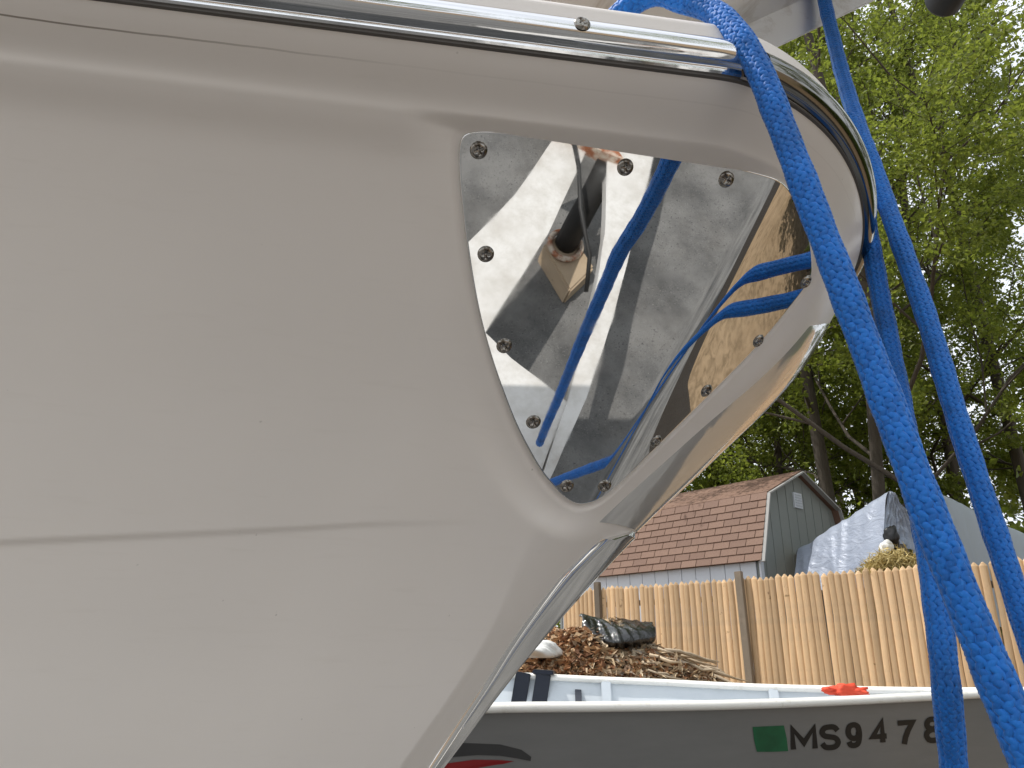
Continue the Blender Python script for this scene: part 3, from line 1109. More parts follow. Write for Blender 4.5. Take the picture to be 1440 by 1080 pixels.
STROKES = {
    "M": [[(0, 0), (0, 1), (.5, .30), (1, 1), (1, 0)]],
    "S": [[(.95, .80), (.78, .97), (.50, 1.0), (.20, .95), (.06, .76), (.20, .58), (.50, .52), (.80, .45), (.95, .25), (.80, .05), (.50, 0), (.20, .04), (.03, .22)]],
    "9": [[(.93, .66), (.80, .42), (.50, .34), (.18, .44), (.06, .68), (.18, .92), (.50, 1.0), (.82, .92), (.94, .66), (.92, .35), (.78, .08), (.50, 0), (.20, .04), (.08, .20)]],
    "4": [[(.72, 0), (.72, 1), (.03, .30), (1, .30)]],
    "7": [[(0, .97), (.97, .97), (.66, .62), (.46, .30), (.36, 0)]],
    "8": [[(.5, .53), (.18, .62), (.10, .78), (.22, .95), (.5, 1), (.78, .95), (.90, .78), (.82, .62), (.5, .53), (.12, .42), (.03, .24), (.18, .05), (.5, 0), (.82, .05), (.97, .24), (.88, .42), (.5, .53)]],
    "I": [[(.5, 0), (.5, 1)]],
}


def letter(chh, x0, y0, x1, y1, w=7.6):
    """vinyl letter: mitred strokes laid on the skiff's side"""
    bm = bmesh.new()
    sx_, sy_ = x1 - x0 - w, y1 - y0 - w * .8
    for st in STROKES[chh]:
        P = np.array([(x0 + w / 2 + u * sx_ + .10 * (1 - q) * sy_ * .6, y1 - w * .4 - q * sy_ - 1.5 * (u - .5)) for u, q in st])
        if chh in "S98": P = smooth_path(np.c_[P, np.zeros(len(P))], 40)[0][:, :2]
        n = len(P); prev = None
        for i in range(n):
            t0 = P[i] - P[max(i - 1, 0)]; t1_ = P[min(i + 1, n - 1)] - P[i]
            if i == 0: t0 = t1_
            if i == n - 1: t1_ = t0
            t0 = t0 / np.linalg.norm(t0); t1_ = t1_ / np.linalg.norm(t1_)
            n0 = np.array([-t0[1], t0[0]]); n1_ = np.array([-t1_[1], t1_[0]])
            mt = n0 + n1_; mt /= np.linalg.norm(mt)
            k = (w / 2) / max(.55, mt @ n0)
            cur = [bm.verts.new(on_skiff(*(P[i] + mt * k), .0018)), bm.verts.new(on_skiff(*(P[i] - mt * k), .0018))]
            if prev: bm.faces.new((prev[0], prev[1], cur[1], cur[0]))
            prev = cur
    me2 = bpy.data.meshes.new("letter"); bm.to_mesh(me2); bm.free()
    return link("letter", me2, BLACK, skiff)


for chh, x0, y0, x1, y1 in (("M", 1110, 1021, 1148, 1056), ("S", 1150, 1019, 1182, 1054), ("9", 1187, 1016, 1212, 1051), ("4", 1221, 1012, 1249, 1047),
                            ("7", 1258, 1012, 1287, 1049), ("8", 1297, 1008, 1324, 1044), ("I", 1327, 1006, 1337, 1041)):
    letter(chh, x0, y0, x1, y1)

# orange bundle lying on the skiff's bow
ORG = mat("orange_fabric", (.75, .075, .03), .7)


def lump(name, center, size, m, seed=0, amp=.25, freq=3.0, sub=4, flat=None, rot=0.0, smooth=True):
    r = np.random.default_rng(seed)
    bm = bmesh.new(); bmesh.ops.create_icosphere(bm, subdivisions=sub, radius=1)
    ks = r.normal(0, freq, (10, 3)); ph = r.uniform(0, 6.28, 10)
    Rz = Matrix.Rotation(rot, 3, 'Z')
    for w in bm.verts:
        p = w.co.copy()
        d = sum(math.sin(k @ np.array(p) + f) / (1 + i * .3) for i, (k, f) in enumerate(zip(ks, ph))) * amp * .35
        ridge = abs(math.sin(ks[0] @ np.array(p) * 1.7 + ph[3])) * amp * .4
        p = p * (1 + d - ridge)
        if flat is not None and p.z < flat: p.z = flat
        w.co = Rz @ Vector((p.x * size[0], p.y * size[1], p.z * size[2]))
    me = bpy.data.meshes.new(name); bm.to_mesh(me); bm.free()
    for p_ in me.polygons: p_.use_smooth = smooth
    o = link(name, me, m); o.location = center
    return o


o = lump("cloth_bundle", at(1190, 972, 3.36) + Vector((0, -.02, .0)), (.085, .05, .030), ORG, 3, .5, 3, 4, -.5, -.3)
tag(o, "small orange red cloth bundle lying on the skiff gunwale", "cloth")

# ================================================================== FENCE
FA = at_z(1290, 797, 2.30); FB = at_z(828, 829, 2.30)
fd = (FB - FA); fd.z = 0; fl_ = fd.length; fd.normalize()
fn_ = Vector((-fd.y, fd.x, 0))
if fn_.y > 0: fn_ = -fn_                        # towards the camera
SP = .0885
fence = empty("picket_fence", (FA.x, FA.y, .5))
tag(fence, "tan wooden stockade fence with pointed pickets behind the leaf pile", "fence")
yaw = math.atan2(fd.y, fd.x)


def picket_mesh(hh, w=.108, t=.034, seed=0):
    r = np.random.default_rng(seed)
    xs = np.linspace(-w / 2, w / 2, 6)
    ys = t * np.sqrt(np.clip(1 - (xs / (w / 2)) ** 2, 0, 1)) * .85 + .006
    front = list(zip(xs, ys))
    poly = front + [(w / 2, -.004), (-w / 2, -.004)]
    rows = [(0, 1, 1, 0), (hh * .35, 1, 1, r.normal(0, .004)), (hh * .7, .98, 1, r.normal(0, .004)), (hh - .045, .98, 1, 0), (hh - .012, .42, .75, 0), (hh, .16, .5, 0)]
    V, Fc = [], []
    for z, sx, sy, dx in rows:
        for x, y in poly: V.append((x * sx + dx, y * sy, z))
    k = len(poly)
    for i in range(len(rows) - 1):
        for j in range(k): Fc.append((i * k + j, i * k + (j + 1) % k, (i + 1) * k + (j + 1) % k, (i + 1) * k + j))
    Fc.append(tuple(range((len(rows) - 1) * k, len(rows) * k)))
    me = mesh_from("picket", V, Fc, False)
    bm = bmesh.new(); bm.from_mesh(me); bmesh.ops.recalc_face_normals(bm, faces=bm.faces); bm.to_mesh(me); bm.free()
    return me


pms = [picket_mesh(1.83 + .008 * i, .089 + .0010 * i, .024, i) for i in range(5)]
for p_ in pms: p_.materials.append(PICKET)
flip = fn_.dot(Vector((-math.sin(yaw), math.cos(yaw), 0))) < 0
n0, n1 = int(-4.4 / SP), int(5.6 / SP)
for i in range(n0, n1):
    o = bpy.data.objects.new("picket", random.choice(pms)); COL.objects.link(o); o.parent = fence
    q = fd * (i * SP + random.uniform(-.006, .006)) + fn_ * random.uniform(-.004, .010)
    o.location = (q.x, q.y, ground_z(FA.x + q.x, FA.y + q.y) - .5 - .03 + random.uniform(-.006, .006))
    o.rotation_euler = (random.gauss(0, .004), random.gauss(0, .0035), yaw + (math.pi if flip else 0) + random.gauss(0, .03))
for hz in (.35, .95, 1.55):
    mb = MB(); mb.bar(fd * (n0 * SP) - fn_ * .04 + Vector((0, 0, hz)), fd * (n1 * SP) - fn_ * .04 + Vector((0, 0, hz)), .04, .08)
    mb.build("rail", POSTM, fence)
up1 = at_z(1031, 812, 2.30)
k1 = (up1 - FA).dot(fd)
for kq in (k1 - 4.9, k1 - 2.45 * 1.02, k1, k1 + 2.45):
    mb = MB(); q = fd * kq + fn_ * .055
    mb.box((0, 0, .96), (.105, .07, 1.92)); 
    o = mb.build("post", POSTM, fence, False, .006)
    o.location = (q.x, q.y, -.02); o.rotation_euler = (0, .012, yaw)
    if abs(kq - (k1 - 4.9)) < .01 or kq == k1 - 2.45 * 1.02: o.location += fn_ * -.14

# ================================================================== SHED
RED_SH = mat("brown_red_shingle", (.25, .12, .085), .72, 0, .5)
oi = nd(RED_SH, "ShaderNodeObjectInfo")
v = coords(RED_SH)
c = mix(RED_SH, (.172, .098, .066), (.218, .129, .088), oi.outputs["Random"])
c = mix(RED_SH, c, (.12, .05, .04), ramp(RED_SH, noise(RED_SH, v, 60, 3), [(.5, 0.), (.7, .6)]))
lk(RED_SH, c, bsdf(RED_SH).inputs["Base Color"])
bump(RED_SH, noise(RED_SH, v, 150, 2), .5, .004)
GREYW = mat("grey_green_siding", (.17, .185, .175), .7)
v = coords(GREYW)
lk(GREYW, mix(GREYW, (.205, .225, .215), (.245, .262, .25), noise(GREYW, v, 3, 5)), bsdf(GREYW).inputs["Base Color"])
PALEW = mat("pale_siding", (.60, .64, .70), .6)
TRIM = mat("grey_trim", (.33, .33, .32), .6)

E0 = at(1071, 787, 12.0)
g_ = Vector((math.cos(math.radians(41)), math.sin(math.radians(41)), 0)); r_ = Vector((-g_.y, g_.x, 0))


def on_gable(px, py):
    d = Vector(ray(px, py)); n = Vector((g_.y, -g_.x, 0))
    t = (E0 - EYEV).dot(n) / d.dot(n)
    q = EYEV + d * t - E0
    return q.dot(g_), q.z


b1 = on_gable(1079, 691); rg = on_gable(1126, 662)
HW = rg[0]                                    # half width
prof = [(0, 0), b1, rg, (2 * HW - b1[0], b1[1]), (2 * HW, 0)]
zb_ = .5 - E0.z
shed = empty("garden_shed", (E0.x, E0.y, E0.z))
tag(shed, "grey green garden shed with red brown gambrel roof beyond the fence", "shed")
LEN = 4.6


def sp(a, h, l): return g_ * a + r_ * l + Vector((0, 0, h))


IN = .10                                       # gable wall set back behind the roof edge
# body walls
mb = MB()
pr2 = [(.10, zb_), (.10, -.02), (b1[0] + .06, b1[1] - .03), (rg[0], rg[1] - .05), (2 * HW - b1[0] - .06, b1[1] - .03), (2 * HW - .10, -.02), (2 * HW - .10, zb_)]
for l, nm in ((IN, "gable_wall"), (LEN - IN, "gable_wall")):
    m2 = MB(); a = [sp(x, h, l) for x, h in pr2]; b = [sp(x, h, l + .05) for x, h in pr2]; n = len(a)
    m2.add(a + b, [tuple(range(n)), tuple(range(n, 2 * n))[::-1]] + [(i, (i + 1) % n, n + (i + 1) % n, n + i) for i in range(n)])
    m2.build(nm, GREYW, shed)
# vertical siding boards on the long wall below the eave
nb = 15
for i in range(nb):
    m2 = MB(); l0 = IN + .06 + (LEN - 2 * IN - .12) * i / nb; l1 = IN + .06 + (LEN - 2 * IN - .12) * (i + 1) / nb - .012
    A_ = [sp(.10, zb_, l0), sp(.10, zb_, l1), sp(.10, -.01, l1), sp(.10, -.01, l0)]
    m2.add(A_ + [q - g_ * .025 for q in A_], [(0, 1, 2, 3), (7, 6, 5, 4), (0, 4, 5, 1), (1, 5, 6, 2), (2, 6, 7, 3), (3, 7, 4, 0)])
    m2.build("siding_board", PALEW, shed)
m2 = MB(); A_ = [sp(.12, zb_, IN), sp(.12, zb_, LEN - IN), sp(.12, -.01, LEN - IN), sp(.12, -.01, IN)]
m2.add(A_ + [q + g_ * .03 for q in A_], [(0, 1, 2, 3), (7, 6, 5, 4), (0, 4, 5, 1), (1, 5, 6, 2), (2, 6, 7, 3), (3, 7, 4, 0)]); m2.build("back_board", PALEW, shed)
# vertical grooves on the gable: battens
for k in range(1, 11):
    a = 2 * HW * k / 11
    top_ = np.interp(a, [p[0] for p in prof], [p[1] for p in prof]) - .12
    m2 = MB(); m2.bar(sp(a, zb_, IN - .004), sp(a, top_, IN - .004), .010, .005, up=g_); m2.build("batten", GREYW, shed)
# roof deck slabs
def roof_slab(p, q, name):
    m2 = MB(); d = Vector((q[0] - p[0], 0, q[1] - p[1]))
    n = Vector((-(q[1] - p[1]), 0, q[0] - p[0])).normalized() * .03
    if n.z < 0: n = -n
    A_ = [sp(p[0], p[1], 0), sp(p[0], p[1], LEN), sp(q[0], q[1], LEN), sp(q[0], q[1], 0)]
    B_ = [sp(p[0] - n.x, p[1] - n.z, 0), sp(p[0] - n.x, p[1] - n.z, LEN), sp(q[0] - n.x, q[1] - n.z, LEN), sp(q[0] - n.x, q[1] - n.z, 0)]
    m2.add(A_ + B_, [(0, 1, 2, 3), (7, 6, 5, 4), (0, 4, 5, 1), (1, 5, 6, 2), (2, 6, 7, 3), (3, 7, 4, 0)])
    return m2.build(name, RED_SH, shed)


for i in range(4): roof_slab(prof[i], prof[i + 1], "roof_slope")


def courses(p, q, rows, tabs, single):
    """shingle courses from p (low) to q (high)"""
    dv_ = Vector((q[0] - p[0], 0, q[1] - p[1])); Ls = dv_.length; dv_.normalize()
    nv = Vector((-dv_.z, 0, dv_.x));
    if nv.z < 0 or (abs(nv.z) < .3 and nv.x > 0): nv = -nv
    if nv.z < 0: nv = -nv
    allm = MB(); ex = Ls / rows
    for r in range(rows):
        for t in range(tabs + 1):
            w = LEN / tabs
            l0 = max(0, (t - (.5 if r % 2 else 0)) * w); l1 = min(LEN, (t + 1 - (.5 if r % 2 else 0)) * w - .012)
            if l1 - l0 < .03: continue
            lo, hi = r * ex - .008, (r + 1) * ex + .01
            lift = (.010 if single else .001) + random.uniform(0, .003)
            def pt(s, l, up): 
                w_ = dv_ * s + nv * up
                return sp(p[0] + w_.x, p[1] + w_.z, l)
            th_ = .006 if single else .002
            V = [pt(lo, l0, .001), pt(lo, l1, .001), pt(hi, l1, .001), pt(hi, l0, .001), pt(lo, l0, lift + th_), pt(lo, l1, lift + th_), pt(hi, l1, .003), pt(hi, l0, .003)]
            Fq = [(0, 3, 2, 1), (4, 5, 6, 7), (0, 1, 5, 4), (1, 2, 6, 5), (2, 3, 7, 6), (3, 0, 4, 7)]
            if single:
                m2 = MB(); m2.add(V, Fq); m2.build("shingle", RED_SH, shed)
            else: allm.add(V, Fq)
    if not single:
        tag(allm.build("shingles", RED_SH, shed), kind="stuff")


courses(prof[0], prof[1], 9, 15, True)
courses(prof[1], prof[2], 13, 15, False)
# trim boards along the gable edge
for i in range(4):
    p, q = prof[i], prof[i + 1]
    m2 = MB(); m2.bar(sp(p[0], p[1] - .03, -.014), sp(q[0], q[1] - .03, -.014), .024, .085, up=r_.cross(Vector((q[0] - p[0], 0, q[1] - p[1]))) if False else r_)
    m2.build("trim_board", TRIM, shed)
m2 = MB(); m2.bar(sp(.11, zb_, IN - .02), sp(.11, 0, IN - .02), .09, .03, up=r_); m2.build("corner_board", PALEW, shed)
va = on_gable(1128, 703)
vent = MB(); M3 = Matrix((g_, Vector((0, 0, 1)).cross(g_), Vector((0, 0, 1)))).transposed()
vent.box(sp(va[0], va[1], IN - .015), (.26, .03, .26), M3)
vo = vent.build("vent", PALEW, shed)
for k in range(5):
    m2 = MB(); m2.box(sp(va[0], va[1] - .09 + k * .045, IN - .036), (.20, .012, .02), M3 @ Matrix.Rotation(.5, 3, 'X')); m2.build("vent_slat", PALEW, vo)

# ================================================================== TARPS
TARP = mat("silver_tarp", (.36, .41, .50), .38, .1)
v = coords(TARP)
lk(TARP, mix(TARP, (.27, .315, .41), (.38, .42, .50), noise(TARP, v, 5, 5, .7)), bsdf(TARP).inputs["Base Color"])
wv = noise(TARP, coords(TARP, "Object", (1, 1, 2.2)), 3.2, 6, .62, .8)
bump(TARP, wv, .45, .09)


def sheet(name, rows, m, nu=60, nv=40, amp=.04, seed=1, fold=0.0):
    """smooth surface through rows of control points, wrinkled"""
    r = np.random.default_rng(seed)
    R_ = [smooth_path(q, nu)[0] for q in rows]
    G = np.array(R_)
    G = np.stack([smooth_path(G[:, i], nv)[0] for i in range(nu)], 1)
    du = np.gradient(G, axis=1); dw = np.gradient(G, axis=0)
    N = np.cross(du, dw); N /= np.linalg.norm(N, axis=2, keepdims=True) + 1e-9
    uu, ww = np.meshgrid(np.linspace(0, 1, nu), np.linspace(0, 1, nv))
    h = sum(r.normal(0, 1) * np.sin(2 * math.pi * (r.normal(0, 3) * uu + r.normal(0, 1.5) * ww) + r.uniform(0, 6.28)) / (1 + .3 * k) for k in range(9)) * .35
    h = np.abs(h) - .3
    h += fold * np.sin(uu * 2 * math.pi * 9 + 2 * np.sin(ww * 2))
    G = G + N * (h * amp)[..., None]
    I = np.arange(nu * nv).reshape(nv, nu)
    Q = np.stack([I[:-1, :-1], I[:-1, 1:], I[1:, 1:], I[1:, :-1]], -1).reshape(-1, 4)
    me = mesh_np(name, G.reshape(-1, 3), Q)
    return me


def vm(*a): return Vector(a)


R0, R1 = at(1250, 691, 10.9), at(1122, 772, 12.6)
rows = [[R1 + vm(.2, 1.4, -1.2), R0 + vm(.9, 1.5, -1.2)],
        [R1 + vm(.1, .6, -.25), R0 + vm(.4, .5, -.3)],
        [R1, R0],
        [at(1118, 800, 12.3), at(1185, 765, 11.5), at(1243, 745, 10.75)],
        [at(1112, 835, 12.2), at(1180, 835, 11.4), at(1240, 835, 10.6)]]
tarp = empty("tarp_cover", (R0.x, R0.y, .5))
tag(tarp, "wrinkled silver blue tarp draped to a peak behind the fence", "tarp")
TO = vm(R0.x, R0.y, .5)
me = sheet("tarp_sheet", [[q - TO for q in w] for w in rows], TARP, 70, 50, .03, 4)
link("tarp_sheet", me, TARP, tarp)
rows = [[R0, R0 + vm(.06, .02, -.02), R0 + vm(.12, .08, -.05)],
        [at(1243, 745, 10.75), at(1262, 742, 10.95), at(1290, 748, 11.1)],
        [at(1241, 790, 10.6), at(1268, 765, 10.9), at(1302, 800, 11.0)]]
me = sheet("tarp_end", [[q - TO for q in w] for w in rows], TARP, 60, 40, .05, 9, .5)
link("tarp_end", me, TARP, tarp)
o = lump("plastic_bag", at(1246, 771, 10.35), (.09, .08, .11), CAULK, 5, .5, 3, 3)
tag(o, "small white plastic bag beside the peaked tarp and straw", "bag")
o = lump("dark_opening", at(1254, 755, 10.6), (.10, .10, .15), mat("opening_black", (.006, .006, .007), .35), 6, .3, 3, 3)  # black lump stands in for the shaded opening in the tarp front
tag(o, "black lump standing in for the dark opening under the folded tarp end", "opening")
R2 = at(1312, 692, 13.2); R3 = at(1440, 752, 12.6)
rows = [[R2 + vm(.2, 1.3, -1.3), R3 + vm(.5, 1.3, -1.2)], [R2 + vm(0, .5, -.15), R3 + vm(.2, .5, -.2)], [R2, R3],
        [R2 + vm(-.1, -.35, -.30), R3 + vm(-.1, -.35, -.3)], [R2 + vm(-.1, -.6, -2.2), R3 + vm(-.1, -.6, -1.6)]]
GT = mat("grey_boat_cover", (.36, .40, .44), .5)
o = link("boat_cover", sheet("boat_cover", rows, GT, 50, 40, .02, 12), GT)
tag(o, "plain grey cover with a white top edge right of the peaked tarp", "cover")

STRAW = mat("dry_straw", (.55, .42, .16), .8)
g = nd(STRAW, "ShaderNodeNewGeometry")
lk(STRAW, mix(STRAW, (.40, .30, .10), (.70, .58, .28), g.outputs["Random Per Island"]), bsdf(STRAW).inputs["Base Color"])
LEAVESB = mat("brown_dead_leaf", (.3, .17, .07), .8)
g = nd(LEAVESB, "ShaderNodeNewGeometry")
lk(LEAVESB, ramp(LEAVESB, g.outputs["Random Per Island"], [(0, (.13, .06, .03)), (.35, (.36, .17, .075)), (.62, (.46, .28, .14)), (.85, (.60, .47, .31)), (1, (.22, .14, .09))]), bsdf(LEAVESB).inputs["Base Color"])


def quad_cloud(name, C_, size, aspect, m, r, tilt=None, fold=.25, loc=(0, 0, 0)):
    """leaf-sized folded faces at points C_"""
    n = len(C_)
    a = r.normal(size=(n, 3)); a /= np.linalg.norm(a, axis=1, keepdims=True)
    b = r.normal(size=(n, 3))
    if tilt is not None: b = b * .55 + tilt
    nrm_ = b / np.linalg.norm(b, axis=1, keepdims=True)
    a = np.cross(nrm_, a); a /= np.linalg.norm(a, axis=1, keepdims=True)
    c = np.cross(nrm_, a)
    s = size * r.uniform(.65, 1.3, n)[:, None]
    tip = C_ + a * s * .5; tail = C_ - a * s * .5
    lft = C_ + c * s * aspect * .5 + nrm_ * s * fold * .3; rgt = C_ - c * s * aspect * .5 + nrm_ * s * fold * .3
    V = np.stack([tip, lft, tail, rgt], 1).reshape(-1, 3) - np.array(loc)
    I = np.arange(n * 4).reshape(n, 4)
    T = np.vstack([I[:, [0, 1, 2]], I[:, [0, 2, 3]]])
    return mesh_np(name, V, T, False)


r = np.random.default_rng(3)
n = 2600
base = np.array(at(1256, 796, 10.15))
C_ = base + np.c_[np.clip(r.normal(0, .19, n), -.42, .34), np.clip(r.normal(0, .12, n), -.25, .3), np.abs(r.normal(0, .12, n)) - .10]
C_[:, 2] = np.minimum(C_[:, 2], base[2] + .34 - 1.0 * np.abs(C_[:, 0] - base[0]))
o = link("straw_heap", quad_cloud("straw_heap", C_, .16, .06, STRAW, r), STRAW)
tag(o, "heap of yellow dry straw showing above the fence top", "straw", kind="stuff")

# ================================================================== LEAF PILE
pc_ = at(845, 925, 8.4)
def pile_h(x, y):
    u = (x - pc_.x) / 1.55; w = (y - pc_.y) / 1.1
    rr_ = u * u + w * w
    return .5 + 1.0 * np.clip(1 - rr_, 0, 1) ** .75 * (1 + .10 * np.sin(x * 7) * np.cos(y * 6)) * (1 - .22 * u)


n = 15000
th = r.uniform(0, 6.28, n); q = np.sqrt(r.uniform(0, 1, n))
X = pc_.x + 1.6 * q * np.cos(th); Y = pc_.y + 1.15 * q * np.sin(th)
C_ = np.c_[X, Y, pile_h(X, Y) + r.uniform(-.01, .05, n)]
o = link("leaf_pile", quad_cloud("leaf_pile", C_, .085, .65, LEAVESB, r, np.array([0, -.3, .9]), .8), LEAVESB)
tag(o, "brown pile of dead leaves and twigs against the fence", "leaf pile", kind="stuff")
n = 2600
th = r.uniform(0, 6.28, n); q = np.sqrt(r.uniform(0, 1, n))
X = pc_.x + .75 + .95 * q * np.cos(th); Y = pc_.y - .15 + 1.0 * q * np.sin(th)
C_ = np.c_[X, Y, pile_h(X, Y) + r.uniform(.0, .06, n)]
CHIP = mat("pale_bark_chip", (.45, .34, .2), .85)
g = nd(CHIP, "ShaderNodeNewGeometry")
lk(CHIP, ramp(CHIP, g.outputs["Random Per Island"], [(0, (.20, .13, .08)), (.4, (.44, .32, .19)), (.75, (.62, .50, .34)), (1, (.30, .26, .22))]), bsdf(CHIP).inputs["Base Color"])
o = link("bark_chips", quad_cloud("bark_chips", C_, .15, .28, CHIP, r, np.array([0, -.3, .8]), .5), CHIP)
tag(o, "pale long bark chips covering the right half of the leaf pile", "bark chips", kind="stuff")
xs = np.linspace(-1.6, 1.6, 40)
MX, MY = np.meshgrid(pc_.x + xs, pc_.y + xs * .72)
MZ = pile_h(MX, MY) - .02
I = np.arange(1600).reshape(40, 40)
o = link("leaf_mound", mesh_np("leaf_mound", np.stack([MX, MY, MZ], -1).reshape(-1, 3), np.stack([I[:-1, :-1], I[:-1, 1:], I[1:, 1:], I[1:, :-1]], -1).reshape(-1, 4)), SOIL)
tag(o, kind="structure")
STICK = wood("pale_stick", (.38, .28, .18), (.56, .46, .33), (3, 3, 3))
for i in range(46):
    x = pc_.x + r.uniform(.25, 1.45); y = pc_.y - r.uniform(-.1, .95)
    z = float(pile_h(np.array(x), np.array(y))) + .05
    a = r.normal(0, .35); l = r.uniform(.15, .55)
    d = vm(math.cos(a), -.25 * math.sin(a * 3), -.28 + r.normal(0, .12)).normalized() * l
    p0 = vm(x, y, z + .03)
    mb = MB(); mid = p0 + d * .5 + vm(0, 0, r.normal(0, .02))
    mb.tube([p0, mid, p0 + d], [r.uniform(.008, .022)] * 2 + [.006], 6)
    o = mb.build("stick", STICK, None, True)
    tag(o, "loose pale stick lying on the right flank of the leaf pile", "stick", "sticks on the leaf pile")

# black plastic sheet on top
BAGM = mat("black_plastic", (.008, .008, .009), .09, 0, .9)
rows = [[at(812, 864, 8.75), at(845, 872, 8.8), at(880, 872, 8.8), at(914, 878, 8.8)],
        [at(814, 866, 8.5), at(842, 874, 8.45), at(872, 878, 8.5), at(912, 877, 8.6)],
        [at(816, 871, 8.35), at(838, 888, 8.25), at(868, 886, 8.2), at(915, 884, 8.35)],
        [at(818, 886, 8.3), at(840, 899, 8.15), at(870, 903, 8.1), at(914, 896, 8.25)],
        [at(830, 896, 8.4), at(846, 908, 8.3), at(872, 909, 8.3), at(908, 905, 8.4)]]
rows = [[q + vm(0, -.25, -.02) for q in w] for w in rows]
o = link("plastic_sheet", sheet("plastic_sheet", rows, BAGM, 60, 50, .05, 21), BAGM)
sm_ = o.modifiers.new("thickness", 'SOLIDIFY'); sm_.thickness = .012
bump(BAGM, noise(BAGM, coords(BAGM, "Object", (1, 1, 1)), 9, 4, .6, 1.0), .5, .06)
tag(o, "crumpled shiny black plastic sheet on top of the leaf pile", "plastic sheet")
o = lump("rock", at(762, 916, 7.75), (.20, .16, .10), mat("pale_stone", (.66, .66, .64), .7), 8, .3, 2.2, 4, -.6, .4)
tag(o, "pale white rock at the left end of the leaf pile", "rock")

# ================================================================== TREES
def make_tree(name, seed, height, spread, nleaf, leaf, lsize, low=.18, trunk_r=.16, lean=0.0, levels=4, thin=.5):
    r = np.random.default_rng(seed)
    tw = MB(); tips = []

    def grow(p, d, L, rad, lev):
        n = 5 if lev < 2 else 3
        pts = [p]; dd = d
        for i in range(n):
            dd = (dd + Vector(r.normal(0, .035 if lev == 0 else .12 + .05 * lev, 3)) + Vector((0, 0, .05 if lev else .0))).normalized()
            pts.append(pts[-1] + dd * (L / n))
        rs = [rad * (1 - .55 * i / n) for i in range(n + 1)]
        tw.tube(pts, rs, 8 if lev == 0 else (5 if lev < 3 else 3), cap=False)
        if lev >= levels - 1:
            tips.append((pts[1], pts[-1])); return
        kids = [11, 6, 5, 4][lev]
        for k in range(kids):
            f = (low + (1 - low) * (k + .6) / kids) if lev == 0 else (.25 + .75 * (k + r.uniform(.2, .9)) / kids)
            f = min(f, .99)
            i = min(int(f * n), n - 1); q = pts[i].lerp(pts[i + 1], f * n - i)
            dl = (pts[i + 1] - pts[i]).normalized()
            az = k * 2.4 + r.uniform(-.5, .5)
            o1 = dl.orthogonal().normalized(); o2 = dl.cross(o1)
            side = o1 * math.cos(az) + o2 * math.sin(az)
            ang = r.uniform(.75, 1.15) if lev == 0 else r.uniform(.5, 1.0)
            nd_ = (dl * math.cos(ang) + side * math.sin(ang)).normalized()
            LL = spread * (1.15 - .75 * (f - low) / (1 - low)) * r.uniform(.75, 1.15) if lev == 0 else L * r.uniform(.42, .62)
            grow(q, nd_, LL, rs[i] * (.34 if lev == 0 else .6), lev + 1)
        tips.append((pts[-2], pts[-1]))

    grow(Vector((0, 0, -.1)), Vector((lean, 0, 1)).normalized(), height, trunk_r, 0)
    wood_me = mesh_from(name + "_wood", tw.V, tw.F, True)
    wood_me.materials.append(BARK)
    A_ = np.array([[*a, *b] for a, b in tips])
    per = max(1, nleaf // len(A_))
    idx = np.repeat(np.arange(len(A_)), per)
    zt_ = A_[idx, 5] / height
    idx = idx[r.uniform(0, 1, len(idx)) > thin * sstep(.30, .62, zt_)]
    t = r.uniform(-.1, 1.15, len(idx))[:, None]
    C_ = A_[idx, :3] * (1 - t) + A_[idx, 3:] * t + r.normal(0, .14, (len(idx), 3)) * np.array([1, 1, .7])
    lm = quad_cloud(name + "_leaves", C_, lsize, .62, leaf, r, np.array([0, 0, .55]), .5)
    lm.materials.append(leaf)
    return wood_me, lm


def place_tree(protos, x, y, rz, sc, label, group="trees beyond the fence"):
    t = empty("tree", (x, y, float(ground_z(x, y))), rz)
    tag(t, label, "tree", group)
    t.scale = (sc, sc, sc)
    a = bpy.data.objects.new("trunk", protos[0]); b = bpy.data.objects.new("crown", protos[1])
    for q in (a, b):
        COL.objects.link(q); q.parent = t
    return t


T1 = make_tree("oak", 11, 22.0, 6.2, 80000, LEAF, .120, .17, .17, thin=.52)
T2 = make_tree("maple", 12, 20.0, 6.2, 80000, LEAF, .100, .14, .16, .0, thin=.52)
T3 = make_tree("bushy", 13, 13.5, 5.0, 70000, LEAF, .13, .05, .13)
LB = "leafy green tree hidden in the woods beyond the fence"
SPOTS = [(T1, 1205, 17.5, .3, 1.0, "straight dark trunked tree rising between the shed and the peaked tarp"),
         (T2, 1345, 12.8, 2.0, .92, "pale green tree with bare twisting branches against the white sky"),
         (T3, 1100, 21, 1.2, 1.0, "dark bushy tree directly behind the shed ridge"),
         (T1, 1010, 24, 4.0, 1.05, "tree with light yellow green leaves left of the shed ridge"),
         (T2, 1150, 26, 5.1, 1.1, "tall tree half hidden behind the right roof slope of the shed"),
         (T3, 1270, 25, 3.3, 1.1, "dark leafy tree directly behind the peak of the silver tarp"),
         (T1, 1390, 22, 2.7, 1.05, "broad green tree rising behind the grey cover"),
         (T2, 930, 28, 1.9, 1.1, "tree whose crown shows just past the boat stem"),
         (T3, 860, 24, .8, 1.05, "dark tree mostly hidden behind the boat stem"),
         (T1, 1500, 18, 5.9, 1.0, "tree whose branches enter from the right picture edge"),
         (T2, 1230, 36, 1.2, 1.2, "farthest tree behind the dark straight trunk"),
         (T2, 1265, 15.5, 5.2, .9, "slender tree close behind the tall ropes"),
         (T3, 1620, 24, 4.4, 1.1, LB), (T1, 760, 30, 3.0, 1.1, LB)]
for pr_, px, dist, rz, sc, lb in SPOTS:
    q = at(px, 925, dist)
    place_tree(pr_, q.x, q.y, rz, sc, lb)
